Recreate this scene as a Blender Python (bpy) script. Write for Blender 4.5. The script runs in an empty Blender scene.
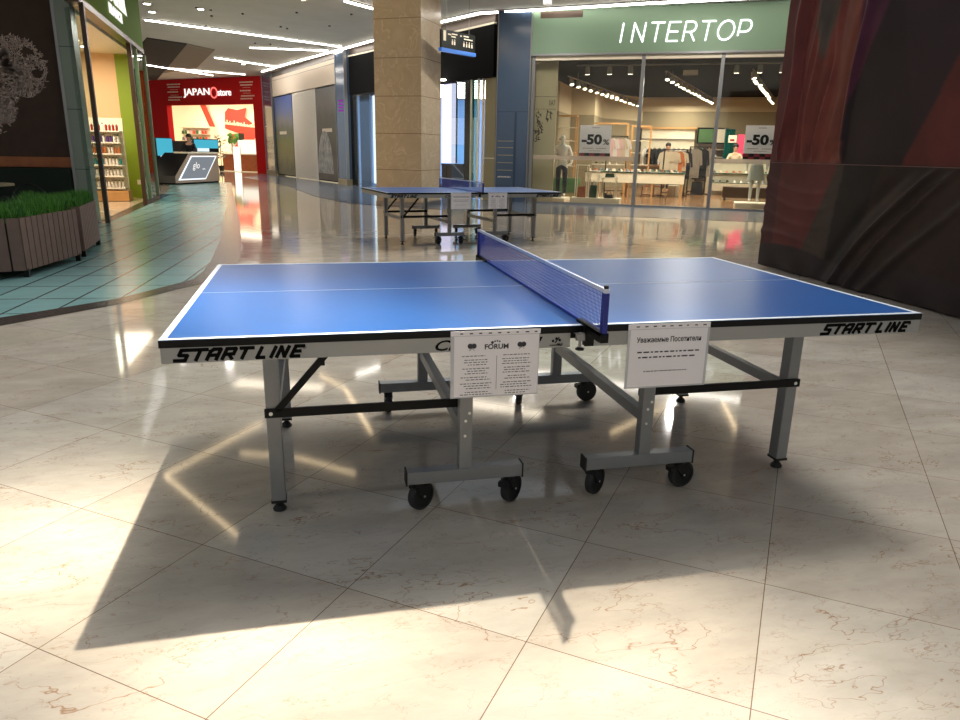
import bpy, bmesh, math, random
from mathutils import Vector, Matrix, Euler
SC = bpy.context.scene
COL = SC.collection
R = math.radians
rnd = random.Random(7)

# ------------------------------------------------------------ camera
cd = bpy.data.cameras.new('camera'); cam = bpy.data.objects.new('camera', cd); COL.objects.link(cam)
yaw, pit, rol, foc = 0.2295, -0.2813, 0.0194, 718.97
cd.sensor_fit = 'HORIZONTAL'; cd.sensor_width = 36; cd.lens = foc / 960 * 36
cd.clip_start = .05; cd.clip_end = 200
fw = Vector((math.sin(yaw) * math.cos(pit), math.cos(yaw) * math.cos(pit), math.sin(pit)))
rt = Vector((math.cos(yaw), -math.sin(yaw), 0)); up = rt.cross(fw)
rt2 = rt * math.cos(rol) + up * math.sin(rol); up2 = -rt * math.sin(rol) + up * math.cos(rol)
mw = Matrix((rt2, up2, -fw)).transposed().to_4x4(); mw.translation = Vector((-0.9005, -3.023, 1.3232))
cam.matrix_world = mw
SC.camera = cam
SC.view_settings.view_transform = 'Standard'; SC.view_settings.look = 'None'
SC.view_settings.gamma = 1; SC.view_settings.use_curve_mapping = False
SC.view_settings.exposure = -0.22
SC.cycles.use_denoising = True
SC.cycles.max_bounces = 8; SC.cycles.transparent_max_bounces = 16
SC.cycles.sample_clamp_indirect = 6

# ------------------------------------------------------------ sky seen through the open roof of the atrium
SUN = Vector((.215, .40, .76)).normalized()
w = bpy.data.worlds.new('sky'); SC.world = w; w.use_nodes = True
nt = w.node_tree; nt.nodes.clear()
def N(t, ty, **k):
    n = t.nodes.new(ty)
    for a, b in k.items(): setattr(n, a, b)
    return n
tc = N(nt, 'ShaderNodeTexCoord'); dp = N(nt, 'ShaderNodeVectorMath', operation='DOT_PRODUCT'); dp.inputs[1].default_value = SUN
nt.links.new(tc.outputs['Generated'], dp.inputs[0])
mx = N(nt, 'ShaderNodeMath', operation='MAXIMUM'); mx.inputs[1].default_value = 0; nt.links.new(dp.outputs['Value'], mx.inputs[0])
pw = N(nt, 'ShaderNodeMath', operation='POWER'); pw.inputs[1].default_value = 90; nt.links.new(mx.outputs[0], pw.inputs[0])
ml = N(nt, 'ShaderNodeMath', operation='MULTIPLY'); ml.inputs[1].default_value = 36.0; nt.links.new(pw.outputs[0], ml.inputs[0])
ad = N(nt, 'ShaderNodeMath', operation='ADD'); ad.inputs[1].default_value = 0.55; nt.links.new(ml.outputs[0], ad.inputs[0])
cr = N(nt, 'ShaderNodeMixRGB'); cr.inputs[1].default_value = (.86, .93, 1, 1); cr.inputs[2].default_value = (1, .965, .90, 1)
nt.links.new(pw.outputs[0], cr.inputs[0])
bg = N(nt, 'ShaderNodeBackground'); nt.links.new(cr.outputs[0], bg.inputs[0]); nt.links.new(ad.outputs[0], bg.inputs[1])
wo = N(nt, 'ShaderNodeOutputWorld'); nt.links.new(bg.outputs[0], wo.inputs[0])

# added spot lamps in place of sunlight, cones sized to the bright patches
def add_sun_spot(gx, gy, rad, power, blend=1.0):
    l = bpy.data.lights.new('added_sun_spot', 'SPOT'); o = bpy.data.objects.new('added_sun_spot', l); COL.objects.link(o)
    D = 40.0; power *= 6.25
    o.location = Vector((gx, gy, 0)) + SUN * D
    o.rotation_euler = SUN.to_track_quat('Z', 'Y').to_euler()
    l.energy = power; l.color = (1, .93, .8); l.shadow_soft_size = .40
    l.spot_size = 2 * math.atan(rad / D); l.spot_blend = blend
add_sun_spot(-1.78, -.60, .60, 46000)
add_sun_spot(-2.15, -.05, .5, 14000)
add_sun_spot(-1.22, -.60, .34, 44000)
add_sun_spot(-.72, -.86, .42, 18000)
add_sun_spot(-1.10, -1.25, .40, 66000)
add_sun_spot(-.30, -1.55, .70, 24000)
add_sun_spot(.15, -1.95, .6, 15000)

def area(name, loc, sx, sy, power, col=(1, 1, 1), rz=0, tilt=None):
    l = bpy.data.lights.new(name, 'AREA'); o = bpy.data.objects.new(name, l); COL.objects.link(o)
    l.shape = 'RECTANGLE'; l.size = sx; l.size_y = sy; l.energy = power; l.color = col
    o.location = loc; o.rotation_euler = tilt if tilt else (0, 0, rz)
    return o

# ------------------------------------------------------------ materials
def lin(c):
    return tuple(((v / 255) / 12.92 if v <= 10 else ((v / 255 + .055) / 1.055) ** 2.4) for v in c)
MATS = {}
def mat(name, rgb, rough=.5, metal=0, emit=None, es=1, spec=.5, noise=0, nscale=8, trans=0, bump=0, bscale=30, alpha=1):
    if name in MATS: return MATS[name]
    m = bpy.data.materials.new(name); m.use_nodes = True; t = m.node_tree; b = t.nodes['Principled BSDF']
    c = lin(rgb)
    b.inputs['Base Color'].default_value = (*c, 1); b.inputs['Roughness'].default_value = rough
    b.inputs['Metallic'].default_value = metal; b.inputs['Specular IOR Level'].default_value = spec
    if emit: b.inputs['Emission Color'].default_value = (*lin(emit), 1); b.inputs['Emission Strength'].default_value = es
    if noise:
        tx = N(t, 'ShaderNodeTexCoord'); n = N(t, 'ShaderNodeTexNoise'); n.inputs['Scale'].default_value = nscale; n.inputs['Detail'].default_value = 5
        t.links.new(tx.outputs['Object'], n.inputs['Vector'])
        r = N(t, 'ShaderNodeValToRGB'); r.color_ramp.elements[0].position = .3; r.color_ramp.elements[1].position = .7
        r.color_ramp.elements[0].color = (*[v * (1 - noise) for v in c], 1); r.color_ramp.elements[1].color = (*[min(1, v * (1 + noise)) for v in c], 1)
        t.links.new(n.outputs['Fac'], r.inputs[0]); t.links.new(r.outputs[0], b.inputs['Base Color'])
    if bump:
        tx = N(t, 'ShaderNodeTexCoord'); n = N(t, 'ShaderNodeTexNoise'); n.inputs['Scale'].default_value = bscale
        t.links.new(tx.outputs['Object'], n.inputs['Vector'])
        bp = N(t, 'ShaderNodeBump'); bp.inputs['Strength'].default_value = bump; t.links.new(n.outputs['Fac'], bp.inputs['Height']); t.links.new(bp.outputs[0], b.inputs['Normal'])
    MATS[name] = m
    return m
def glow(name, rgb, s):
    if name in MATS: return MATS[name]
    m = bpy.data.materials.new(name); m.use_nodes = True; t = m.node_tree; t.nodes.clear()
    e = N(t, 'ShaderNodeEmission'); e.inputs[0].default_value = (*lin(rgb), 1); e.inputs[1].default_value = s
    o = N(t, 'ShaderNodeOutputMaterial'); t.links.new(e.outputs[0], o.inputs[0]); MATS[name] = m
    return m
def glass(name, tint=(235, 242, 240), refl=1.0):
    if name in MATS: return MATS[name]
    m = bpy.data.materials.new(name); m.use_nodes = True; t = m.node_tree; t.nodes.clear()
    f = N(t, 'ShaderNodeLayerWeight'); f.inputs[0].default_value = .5
    p5 = N(t, 'ShaderNodeMath', operation='POWER'); p5.inputs[1].default_value = 4; t.links.new(f.outputs['Facing'], p5.inputs[0])
    mu = N(t, 'ShaderNodeMath', operation='MULTIPLY_ADD'); mu.inputs[1].default_value = .9; mu.inputs[2].default_value = .045 * refl; t.links.new(p5.outputs[0], mu.inputs[0])
    a = N(t, 'ShaderNodeBsdfTransparent'); a.inputs[0].default_value = (*lin(tint), 1)
    g = N(t, 'ShaderNodeBsdfGlossy'); g.inputs['Roughness'].default_value = .02
    x = N(t, 'ShaderNodeMixShader'); t.links.new(mu.outputs[0], x.inputs[0]); t.links.new(a.outputs[0], x.inputs[1]); t.links.new(g.outputs[0], x.inputs[2])
    o = N(t, 'ShaderNodeOutputMaterial'); t.links.new(x.outputs[0], o.inputs[0]); MATS[name] = m
    return m

def tile_mat(name, base, var, ang, sx, sy, ox, oy, grout, gsz, vein=None, rough=.07, mott=.12, veinamt=.5, spec=.5):
    m = bpy.data.materials.new(name); m.use_nodes = True; t = m.node_tree; b = t.nodes['Principled BSDF']
    L = t.links.new
    tx = N(t, 'ShaderNodeTexCoord')
    mp = N(t, 'ShaderNodeMapping'); mp.vector_type = 'POINT'; mp.inputs['Rotation'].default_value = (0, 0, ang); mp.inputs['Location'].default_value = (ox, oy, 0)
    L(tx.outputs['Object'], mp.inputs['Vector'])
    br = N(t, 'ShaderNodeTexBrick'); br.offset = 0; br.squash = 1
    br.inputs['Scale'].default_value = 1; br.inputs['Brick Width'].default_value = sx; br.inputs['Row Height'].default_value = sy
    br.inputs['Mortar Size'].default_value = gsz; br.inputs['Mortar Smooth'].default_value = .0
    c1 = lin(base); c2 = lin(var)
    br.inputs['Color1'].default_value = (*c1, 1); br.inputs['Color2'].default_value = (*c2, 1); br.inputs['Mortar'].default_value = (*lin(grout), 1)
    L(mp.outputs[0], br.inputs['Vector'])
    # mottling
    n1 = N(t, 'ShaderNodeTexNoise'); n1.inputs['Scale'].default_value = 2.2; n1.inputs['Detail'].default_value = 8; n1.inputs['Roughness'].default_value = .65
    mp2 = N(t, 'ShaderNodeMapping'); mp2.inputs['Rotation'].default_value = (0, 0, ang + .35); mp2.inputs['Scale'].default_value = (1, 2.4, 1)
    L(tx.outputs['Object'], mp2.inputs['Vector']); L(mp2.outputs[0], n1.inputs['Vector'])
    r1 = N(t, 'ShaderNodeMapRange'); r1.inputs['From Min'].default_value = .3; r1.inputs['From Max'].default_value = .7
    r1.inputs['To Min'].default_value = 1 - mott; r1.inputs['To Max'].default_value = 1 + mott * .6; L(n1.outputs['Fac'], r1.inputs['Value'])
    mu = N(t, 'ShaderNodeVectorMath', operation='SCALE'); L(br.outputs['Color'], mu.inputs[0]); L(r1.outputs[0], mu.inputs['Scale'])
    out = mu.outputs[0]
    if vein:
        for sc, thr, amt, det, seed in ((1.2, .0030, veinamt, 5, 0), (2.6, .0042, veinamt * .8, 5, 5), (6, .008, veinamt * .45, 5, 11)):
            n2 = N(t, 'ShaderNodeTexNoise'); n2.inputs['Scale'].default_value = sc; n2.inputs['Detail'].default_value = det; n2.inputs['Roughness'].default_value = .6; n2.inputs['Distortion'].default_value = .25
            m3 = N(t, 'ShaderNodeMapping'); m3.inputs['Rotation'].default_value = (0, 0, ang + .35); m3.inputs['Scale'].default_value = (1, 2.2, 1); m3.inputs['Location'].default_value = (seed, seed * .7, 0)
            L(tx.outputs['Object'], m3.inputs['Vector']); L(m3.outputs[0], n2.inputs['Vector'])
            s = N(t, 'ShaderNodeMath', operation='SUBTRACT'); s.inputs[1].default_value = .5; L(n2.outputs['Fac'], s.inputs[0])
            a = N(t, 'ShaderNodeMath', operation='ABSOLUTE'); L(s.outputs[0], a.inputs[0])
            q = N(t, 'ShaderNodeMapRange'); q.inputs['From Min'].default_value = 0; q.inputs['From Max'].default_value = thr
            q.inputs['To Min'].default_value = amt; q.inputs['To Max'].default_value = 0; L(a.outputs[0], q.inputs['Value'])
            # break veins up
            n4 = N(t, 'ShaderNodeTexNoise'); n4.inputs['Scale'].default_value = sc * 1.2; L(m3.outputs[0], n4.inputs['Vector'])
            q2 = N(t, 'ShaderNodeMapRange'); q2.inputs['From Min'].default_value = .42; q2.inputs['From Max'].default_value = .56; L(n4.outputs['Fac'], q2.inputs['Value'])
            q3 = N(t, 'ShaderNodeMath', operation='MULTIPLY'); L(q.outputs[0], q3.inputs[0]); L(q2.outputs[0], q3.inputs[1])
            mm = N(t, 'ShaderNodeMixRGB'); mm.inputs[2].default_value = (*lin(vein), 1); L(q3.outputs[0], mm.inputs[0]); L(out, mm.inputs[1]); out = mm.outputs[0]
    L(out, b.inputs['Base Color'])
    b.inputs['Roughness'].default_value = rough; b.inputs['Specular IOR Level'].default_value = spec
    MATS[name] = m
    return m
M = MATS
tile_mat('marble', (198, 187, 171), (187, 173, 155), -R(53.13), .6, .598, .118, -.066, (112, 90, 72), .0014, vein=(138, 98, 58), rough=.06, mott=.2, veinamt=.85, spec=.75)
tile_mat('teal_tile', (134, 172, 168), (126, 164, 162), R(4), .36, .62, 0, 0, (44, 58, 58), .010, spec=.3, rough=.2, mott=.12)
tile_mat('dark_tile', (66, 58, 54), (58, 50, 47), R(20), .6, .3, 0, 0, (40, 34, 32), .004, spec=.25, rough=.2, mott=.2)
tile_mat('blue_grey_tile', (96, 106, 122), (88, 98, 114), R(-28), .6, .6, 0, 0, (62, 68, 80), .005, rough=.16, mott=.15)
mat('table_blue', (14, 82, 150), .34, spec=.3, noise=.06, nscale=3)
mat('line_white', (225, 228, 230), .5)
mat('black_metal', (9, 9, 10), .5, spec=.25)
mat('rubber', (20, 20, 21), .6)
mat('dark_grey', (58, 60, 64), .5)
mat('steel_grey', (140, 142, 144), .42, metal=.35, noise=.04, nscale=20)
mat('apron_grey', (158, 158, 156), .38, metal=.25)
mat('bolt_chrome', (225, 225, 225), .3, metal=.8)
mat('letter_black', (8, 8, 9), .7, spec=.1)
mat('net_blue', (30, 40, 130), .6)
mat('net_cloth', (70, 88, 190), .7)
mat('tape_white', (215, 220, 235), .6)
mat('paper', (238, 234, 238), .6)
mat('sleeve', (196, 196, 200), .25)
mat('ink', (52, 52, 58), .7)
mat('ceiling_paint', (214, 210, 202), .85, noise=.05, nscale=1.2)
mat('ceiling_dark', (28, 30, 34), .8)
mat('ceiling_tan', (150, 138, 124), .8)
mat('wall_white', (190, 188, 182), .8)
mat('pillar_stone', (176, 150, 116), .28, noise=.16, nscale=2.5)
mat('alu', (150, 150, 152), .3, metal=.7)
mat('brown_frame', (72, 58, 48), .35, metal=.4)
glow('led', (255, 248, 236), 16)
glow('led_white_panel', (245, 250, 255), 2.2)
glow('sign_light', (255, 255, 255), 2.6); glow('sign_soft', (255, 252, 246), 1.3)
glass('clear_glass'); glass('green_glass', (190, 220, 205), 2.2); glass('shop_glass', (238, 240, 236), 1.0)

# ------------------------------------------------------------ mesh builders
def xf(loc=(0, 0, 0), rz=0, rx=0, ry=0):
    return Matrix.Translation(loc) @ Euler((rx, ry, rz)).to_matrix().to_4x4()
class MB:
    def __init__(s): s.bm = bmesh.new(); s.mi = 0; s.M = Matrix()
    def _new(s, vs, fs):
        v = [s.bm.verts.new(s.M @ Vector(p)) for p in vs]
        for f in fs:
            try: fc = s.bm.faces.new([v[i] for i in f]); fc.material_index = s.mi
            except ValueError: pass
        return s
    def box(s, x0, x1, y0, y1, z0, z1, bev=0):
        vs = [(x, y, z) for x in (x0, x1) for y in (y0, y1) for z in (z0, z1)]
        fs = [(0, 1, 3, 2), (4, 6, 7, 5), (0, 4, 5, 1), (2, 3, 7, 6), (0, 2, 6, 4), (1, 5, 7, 3)]
        if not bev: return s._new(vs, fs)
        b2 = bmesh.new(); vv = [b2.verts.new(p) for p in vs]
        for f in fs: b2.faces.new([vv[i] for i in f])
        bmesh.ops.recalc_face_normals(b2, faces=b2.faces)
        bmesh.ops.bevel(b2, geom=list(b2.edges), offset=bev, segments=2, affect='EDGES', profile=.5)
        idx = {v: i for i, v in enumerate(b2.verts)}
        s._new([v.co.copy() for v in b2.verts], [[idx[v] for v in f.verts] for f in b2.faces]); b2.free(); return s
    def cbox(s, c, d, bev=0):
        return s.box(c[0] - d[0] / 2, c[0] + d[0] / 2, c[1] - d[1] / 2, c[1] + d[1] / 2, c[2] - d[2] / 2, c[2] + d[2] / 2, bev)
    def bar(s, p, q, w, h, bev=0, side=None):
        p, q = Vector(p), Vector(q); L = (q - p).length
        z = (q - p).normalized(); ref = Vector(side) if side else (Vector((0, 0, 1)) if abs(z.z) < .95 else Vector((0, 1, 0)))
        x = z.cross(ref).normalized(); y = z.cross(x)
        old = s.M; mm = Matrix((x, y, z)).transposed().to_4x4(); mm.translation = p
        s.M = old @ mm; s.box(-w / 2, w / 2, -h / 2, h / 2, 0, L, bev); s.M = old; return s
    def cyl(s, p, q, r, r2=None, seg=12, cap=True):
        r2 = r if r2 is None else r2
        p, q = Vector(p), Vector(q); z = (q - p).normalized()
        ref = Vector((0, 0, 1)) if abs(z.z) < .9 else Vector((1, 0, 0)); x = z.cross(ref).normalized(); y = z.cross(x)
        vs = []
        for c, rr in ((p, r), (q, r2)):
            for i in range(seg):
                a = 2 * math.pi * i / seg; vs.append(c + x * math.cos(a) * rr + y * math.sin(a) * rr)
        fs = [(i, (i + 1) % seg, seg + (i + 1) % seg, seg + i) for i in range(seg)]
        if cap: fs += [tuple(range(seg))[::-1], tuple(range(seg, 2 * seg))]
        return s._new(vs, fs)
    def lathe(s, prof, c=(0, 0, 0), seg=16, sx=1, sy=1):
        vs = []
        for r, z in prof:
            for i in range(seg):
                a = 2 * math.pi * i / seg; vs.append((c[0] + math.cos(a) * r * sx, c[1] + math.sin(a) * r * sy, c[2] + z))
        fs = []
        for k in range(len(prof) - 1):
            for i in range(seg): fs.append((k * seg + i, k * seg + (i + 1) % seg, (k + 1) * seg + (i + 1) % seg, (k + 1) * seg + i))
        fs += [tuple(range(seg))[::-1], tuple(range((len(prof) - 1) * seg, len(prof) * seg))]
        return s._new(vs, fs)
    def ball(s, c, r, sx=1, sy=1, sz=1, seg=12, rings=8):
        prof = [(max(.0005, math.sin(math.pi * k / rings)) * r, -math.cos(math.pi * k / rings) * r * sz) for k in range(rings + 1)]
        return s.lathe(prof, c, seg, sx, sy)
    def prism(s, pts, z0, z1):   # outline in XY
        n = len(pts)
        return s._new([(x, y, z0) for x, y in pts] + [(x, y, z1) for x, y in pts],
                      [tuple(range(n))[::-1], tuple(range(n, 2 * n))] + [(i, (i + 1) % n, n + (i + 1) % n, n + i) for i in range(n)])
    def xzprism(s, pts, y0, y1):  # outline in XZ
        n = len(pts)
        return s._new([(x, y0, z) for x, z in pts] + [(x, y1, z) for x, z in pts],
                      [tuple(range(n)), tuple(range(n, 2 * n))[::-1]] + [(i, n + i, n + (i + 1) % n, (i + 1) % n) for i in range(n)])
    def poly(s, pts):
        return s._new(pts, [tuple(range(len(pts)))])
    def build(s, name, mats, parent=None, smooth=False, loc=None, rot=None):
        me = bpy.data.meshes.new(name)
        bmesh.ops.recalc_face_normals(s.bm, faces=s.bm.faces)
        if smooth:
            for f in s.bm.faces: f.smooth = True
        s.bm.to_mesh(me); s.bm.free()
        if not isinstance(mats, (list, tuple)): mats = [mats]
        for m in mats: me.materials.append(M[m] if isinstance(m, str) else m)
        o = bpy.data.objects.new(name, me); COL.objects.link(o)
        if smooth:
            for e in me.edges: pass
            try: me.set_sharp_from_angle(angle=R(40))
            except Exception: pass
        if loc is not None: o.location = loc
        if rot is not None: o.rotation_euler = rot
        if parent: o.parent = parent
        return o
def tag(o, label, cat, group=None, kind=None):
    o['label'] = label; o['category'] = cat
    if group: o['group'] = group
    if kind: o['kind'] = kind
    return o
def struct(o, label=None, cat=None):
    o['kind'] = 'structure'
    if label: o['label'] = label
    if cat: o['category'] = cat
    return o
def thing(name, label, cat, loc=(0, 0, 0), rz=0, group=None):
    o = bpy.data.objects.new(name, None); COL.objects.link(o); o.empty_display_size = .1
    o.location = loc; o.rotation_euler = (0, 0, rz)
    return tag(o, label, cat, group)
KIDS = {}
def kids(o): return [c for c in COL.objects if c.parent == o]
def copy_tree(o, loc=None, rz=None, label=None, group=None, parent=None):
    c = o.copy(); COL.objects.link(c)
    if parent: c.parent = parent
    if loc is not None: c.location = loc
    if rz is not None: c.rotation_euler = (0, 0, rz)
    if label: c['label'] = label
    if group: c['group'] = group
    for ch in kids(o): copy_tree(ch, parent=c)
    return c
def text_mesh(body, size, bold=0, shear=0, extrude=.001, align='LEFT', space=1.0):
    cu = bpy.data.curves.new('lettering', 'FONT'); cu.body = body; cu.size = size; cu.offset = bold; cu.shear = shear
    cu.extrude = extrude; cu.align_x = align; cu.space_character = space; cu.resolution_u = 3
    o = bpy.data.objects.new('tmp', cu); COL.objects.link(o)
    dg = bpy.context.evaluated_depsgraph_get(); dg.update()
    me = bpy.data.meshes.new_from_object(o.evaluated_get(dg))
    bpy.data.objects.remove(o); bpy.data.curves.remove(cu)
    return me
def text(body, x, y, z, m, parent, size=.1, bold=0, shear=0, width=None, height=None, align='LEFT', name='lettering', extrude=.001, space=1.0):
    """text standing upright in the local XZ plane, facing -Y, lower left corner at x, z; fitted to width/height"""
    me = text_mesh(body, size, bold, shear, extrude, 'LEFT', space)
    xs = [v.co.x for v in me.vertices]; ys = [v.co.y for v in me.vertices]
    w0, h0 = max(xs) - min(xs), max(ys) - min(ys); x0, y0 = min(xs), min(ys)
    kx = width / w0 if width else (height / h0 if height else 1); ky = height / h0 if height else kx
    offx = 0 if align == 'LEFT' else (-w0 * kx / 2 if align == 'CENTER' else -w0 * kx)
    for v in me.vertices:
        a = (v.co.x - x0) * kx + offx; b = (v.co.y - y0) * ky; c = v.co.z
        v.co = (x + a, y - c, z + b)
    me.name = name
    me.materials.clear(); me.materials.append(M[m])
    o = bpy.data.objects.new(name, me); COL.objects.link(o)
    if parent: o.parent = parent
    return o

# ================================================================= STRUCTURE
def flat(name, pts, z, m, th=.0):
    b = MB()
    b.poly([(x, y, z) for x, y in pts])
    return struct(b.build(name, m))
b = MB(); b.poly([(-22, -12, 0), (22, -12, 0), (22, 52, 0), (-22, 52, 0)])
fl = struct(b.build('floor', 'marble'))
# teal region on the left, its dark border and the blue-grey band along the shops
teal_r = [(-6.5, 1.5), (-4.6, 2.2), (-3.33, 3.2), (-2.64, 3.87), (-2.14, 4.82), (-2.10, 5.4), (-2.12, 6.2), (-2.24, 8.2), (-2.51, 11.1), (-2.83, 14.8), (-3.25, 18.8), (-3.6, 22.6), (-4.15, 27.5)]
band_r = [(-6.4, 1.15), (-4.5, 1.95), (-3.23, 2.91), (-2.58, 3.6), (-2.03, 4.56), (-1.86, 5.2), (-1.79, 6.2), (-1.96, 8.4), (-2.20, 11.0), (-2.58, 14.6), (-3.03, 18.8), (-3.42, 22.5), (-3.95, 27.5)]
def strip(name, A, B, z, m):
    b = MB()
    for i in range(len(A) - 1):
        b.poly([(*A[i], z), (*A[i + 1], z), (*B[i + 1], z), (*B[i], z)])
    return struct(b.build(name, m))
left_edge = [(-9, 1.5), (-9, 2.2), (-9, 3.2), (-9, 3.93), (-9, 4.75), (-9, 5.6), (-9, 7.0), (-9, 9.0), (-4.7, 10.9), (-4.62, 14.2), (-4.8, 18), (-5.3, 22), (-6.2, 27.5)]
strip('trim_1', left_edge, teal_r, .002, 'teal_tile')
strip('trim_2', teal_r, band_r, .003, 'dark_tile')
bl_f = [(-3.9, 33), (-1.7, 25.5), (-1.26, 22.3), (-.75, 19.0), (.07, 16.2), (1.6, 14.6), (3.6, 13.4), (6.24, 12.1), (8.44, 10.9), (12, 8.8)]
bl_b = [(-3.2, 38), (-.2, 28.5), (.45, 26.8), (1.8, 23.2), (3.0, 20.2), (4.15, 17.2), (5.02, 16.67), (7.6, 15.2), (10.4, 13.63), (14, 11.6)]
strip('trim_3', bl_f, bl_b, .002, 'blue_grey_tile')
bl_e = [(x - .06, y - .14) for x, y in bl_f]
strip('trim_4', bl_e, bl_f, .003, 'dark_tile')
# threshold strip of the left shop
strip('trim_5', [(-4.95, 10.9), (-5.35, 19.5)], [(-4.42, 10.9), (-4.80, 19.5)], .005, 'dark_tile')

# ceiling over the arcade; the atrium in front of it is open to the sky
CZ = 4.92
cedge = [(-16, 7.0), (-8, 6.8), (-4, 7.2), (-1, 8.4), (.7, 11.6), (2.6, 12.7), (4.8, 11.2), (6, 7.2), (9, 5.9), (16, 5.4)]
b = MB()
pts = cedge + [(22, 5), (22, 52), (-22, 52), (-22, 7.0)]
b.prism(pts, CZ, CZ + .35); struct(b.build('ceiling', 'ceiling_paint'))
# upper storey parapet and back wall (only seen mirrored in the floor)
b = MB()
for (x0, y0), (x1, y1) in zip(cedge[:-1], cedge[1:]):
    b.poly([(x0, y0, CZ), (x1, y1, CZ), (x1, y1, 6.1), (x0, y0, 6.1)])
struct(b.build('trim_6', 'wall_white'))
b = MB(); b.box(-22, 22, 24, 24.3, CZ + .35, 11); struct(b.build('wall_back', 'wall_white'))
b = MB(); b.box(-22, 22, -12.3, -12, 0, 11); struct(b.build('wall_front', 'wall_white'))
b = MB(); b.box(-22.3, -22, -12, 24, 0, 11); struct(b.build('wall_left', 'wall_white'))
b = MB(); b.box(22, 22.3, -12, 24, 0, 11); struct(b.build('wall_right', 'wall_white'))
# inlaid panels of the ceiling
b = MB(); b.prism([(-6.2, 25.83), (-5.06, 26.92), (-9.11, 43.3), (-11.5, 43.3)], CZ - .03, CZ); struct(b.build('trim_7', 'ceiling_dark'))
b = MB(); b.prism([(-5.06, 26.92), (-4.26, 28.3), (-5.9, 35.5), (-8.0, 39)], CZ - .02, CZ); struct(b.build('trim_8', 'ceiling_tan'))

# LED strips
def led(p, q, label, w=.065, m_='led', group=None):
    p, q = Vector((*p, CZ)), Vector((*q, CZ)); t = thing('ceiling_light', label, 'light', (p + q) / 2, group=group)
    h = (q - p) / 2
    b = MB(); b.bar(-h + Vector((0, 0, -.015)), h + Vector((0, 0, -.015)), w + .03, .03, side=(0, 0, 1)); b.build('housing', 'alu', t)
    b = MB(); b.bar(-h + Vector((0, 0, -.05)), h + Vector((0, 0, -.05)), w, .03, side=(0, 0, 1)); b.build('diffuser', m_, t)
led((-5.44, 21.68), (.38, 25.38), 'longest straight light strip crossing the grey ceiling from the green shop')
led((-2.87, 26.9), (-.05, 26.67), 'short thin ceiling light strip just behind the longest one, ending at the curved line', .07)
led((-4.53, 30.66), (-2.24, 33.15), 'short ceiling light strip in front of the red store, third from the camera')
led((-7.1, 36.06), (-3.9, 37.59), 'farthest ceiling light strip above the red store sign')
led((-8.0, 34.8), (-5.6, 38.8), 'short ceiling light strip left of the red store sign beside dark triangle')
b_pts = [(-2.96, 35.69), (-1.5, 31.3), (0, 27.2), (1.41, 23.24), (2.6, 19.8), (3.68, 17.38), (5.2, 16.3), (7.31, 14.76), (9.5, 13.3), (12.5, 11.4)]
t = thing('ceiling_light', 'long curved ceiling light line following the shop fronts from red store to green fascia', 'light', (0, 0, CZ))
b = MB(); b2 = MB()
for p, q in zip(b_pts[:-1], b_pts[1:]):
    b.bar((*p, -.015), (*q, -.015), .14, .03, side=(0, 0, 1)); b2.bar((*p, -.055), (*q, -.05), .075, .035, side=(0, 0, 1))
b.build('housing', 'alu', t); b2.build('diffuser', 'led', t)
led((.13, 16.93), (1.2, 18.0), 'short ceiling light strip running into the top of the marble pillar')
for k, (x, y, lb) in enumerate(((-4.89, 19.16, 'near'), (-5.0, 20.4, 'far'))):
    t = thing('downlight', 'round white ceiling spot beside the green shop sign, %s one of two' % ('nearer' if k == 0 else 'farther'), 'light', (x, y, CZ), group=None)
    MB().cyl((0, 0, -.02), (0, 0, 0), .11, seg=16).build('rim', 'alu', t); MB().cyl((0, 0, -.026), (0, 0, -.02), .09, seg=16).build('lens', 'led', t)
# small sprinkler marks
for k in range(14):
    x = -4 + rnd.random() * 4.5; y = 18.5 + rnd.random() * 9
    o = MB().cyl((0, 0, -.03), (0, 0, 0), .04, .03, seg=10).build('sprinkler', 'dark_grey', None, loc=(x, y, CZ))
    tag(o, 'small dark sprinkler head dotted on the grey ceiling', 'sprinkler', 'sprinkler heads on the ceiling')

# fill panels and lamps added to brighten the arcade, and the zigzag strips round the atrium edge (mirrored in the floor)
glow('fill_lens', (255, 240, 214), 6)
glow('zigzag_led', (255, 224, 176), 8)
for k, (x, y, rz_) in enumerate(((-6.2, 14.6, 60), (-2.0, 16.4, -20), (3.4, 13.7, -35))):
    t = thing('light_panel', 'long fill light panel added under the arcade ceiling near the atrium edge', 'light', (x, y, CZ), R(rz_), 'added fill panels near the atrium edge')
    MB().box(-1.3, 1.3, -.33, .33, -.02, 0).build('rim', 'alu', t); MB().box(-1.25, 1.25, -.28, .28, -.026, -.02).build('lens', 'fill_lens', t)  # added glowing panel that raises the light under the ceiling
for k, (x, y, p_) in enumerate(((-3.6, 19.5, 80), (-1.4, 24.6, 190), (-3.6, 33, 90), (4.3, 14.7, 90), (7.6, 12.3, 150))):  # square lamps added as extra light on arcade and shop fronts
    t = thing('downlight', ('added square fill lamp just behind the longest ceiling strip', 'added square fill lamp before the shuttered shop', 'added square fill lamp before the red store sign', 'added square fill lamp above the wide blue column', 'added square fill lamp above the right part of the green fascia')[k], 'light', (x, y, CZ), 0)
    MB().box(-.09, .09, -.09, .09, -.02, 0).build('rim', 'alu', t); MB().box(-.07, .07, -.07, .07, -.026, -.02).build('lens', 'led', t)
    area('arcade_fill', (x, y, CZ - .04), .14, .14, p_, (1, .95, .88))
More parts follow.
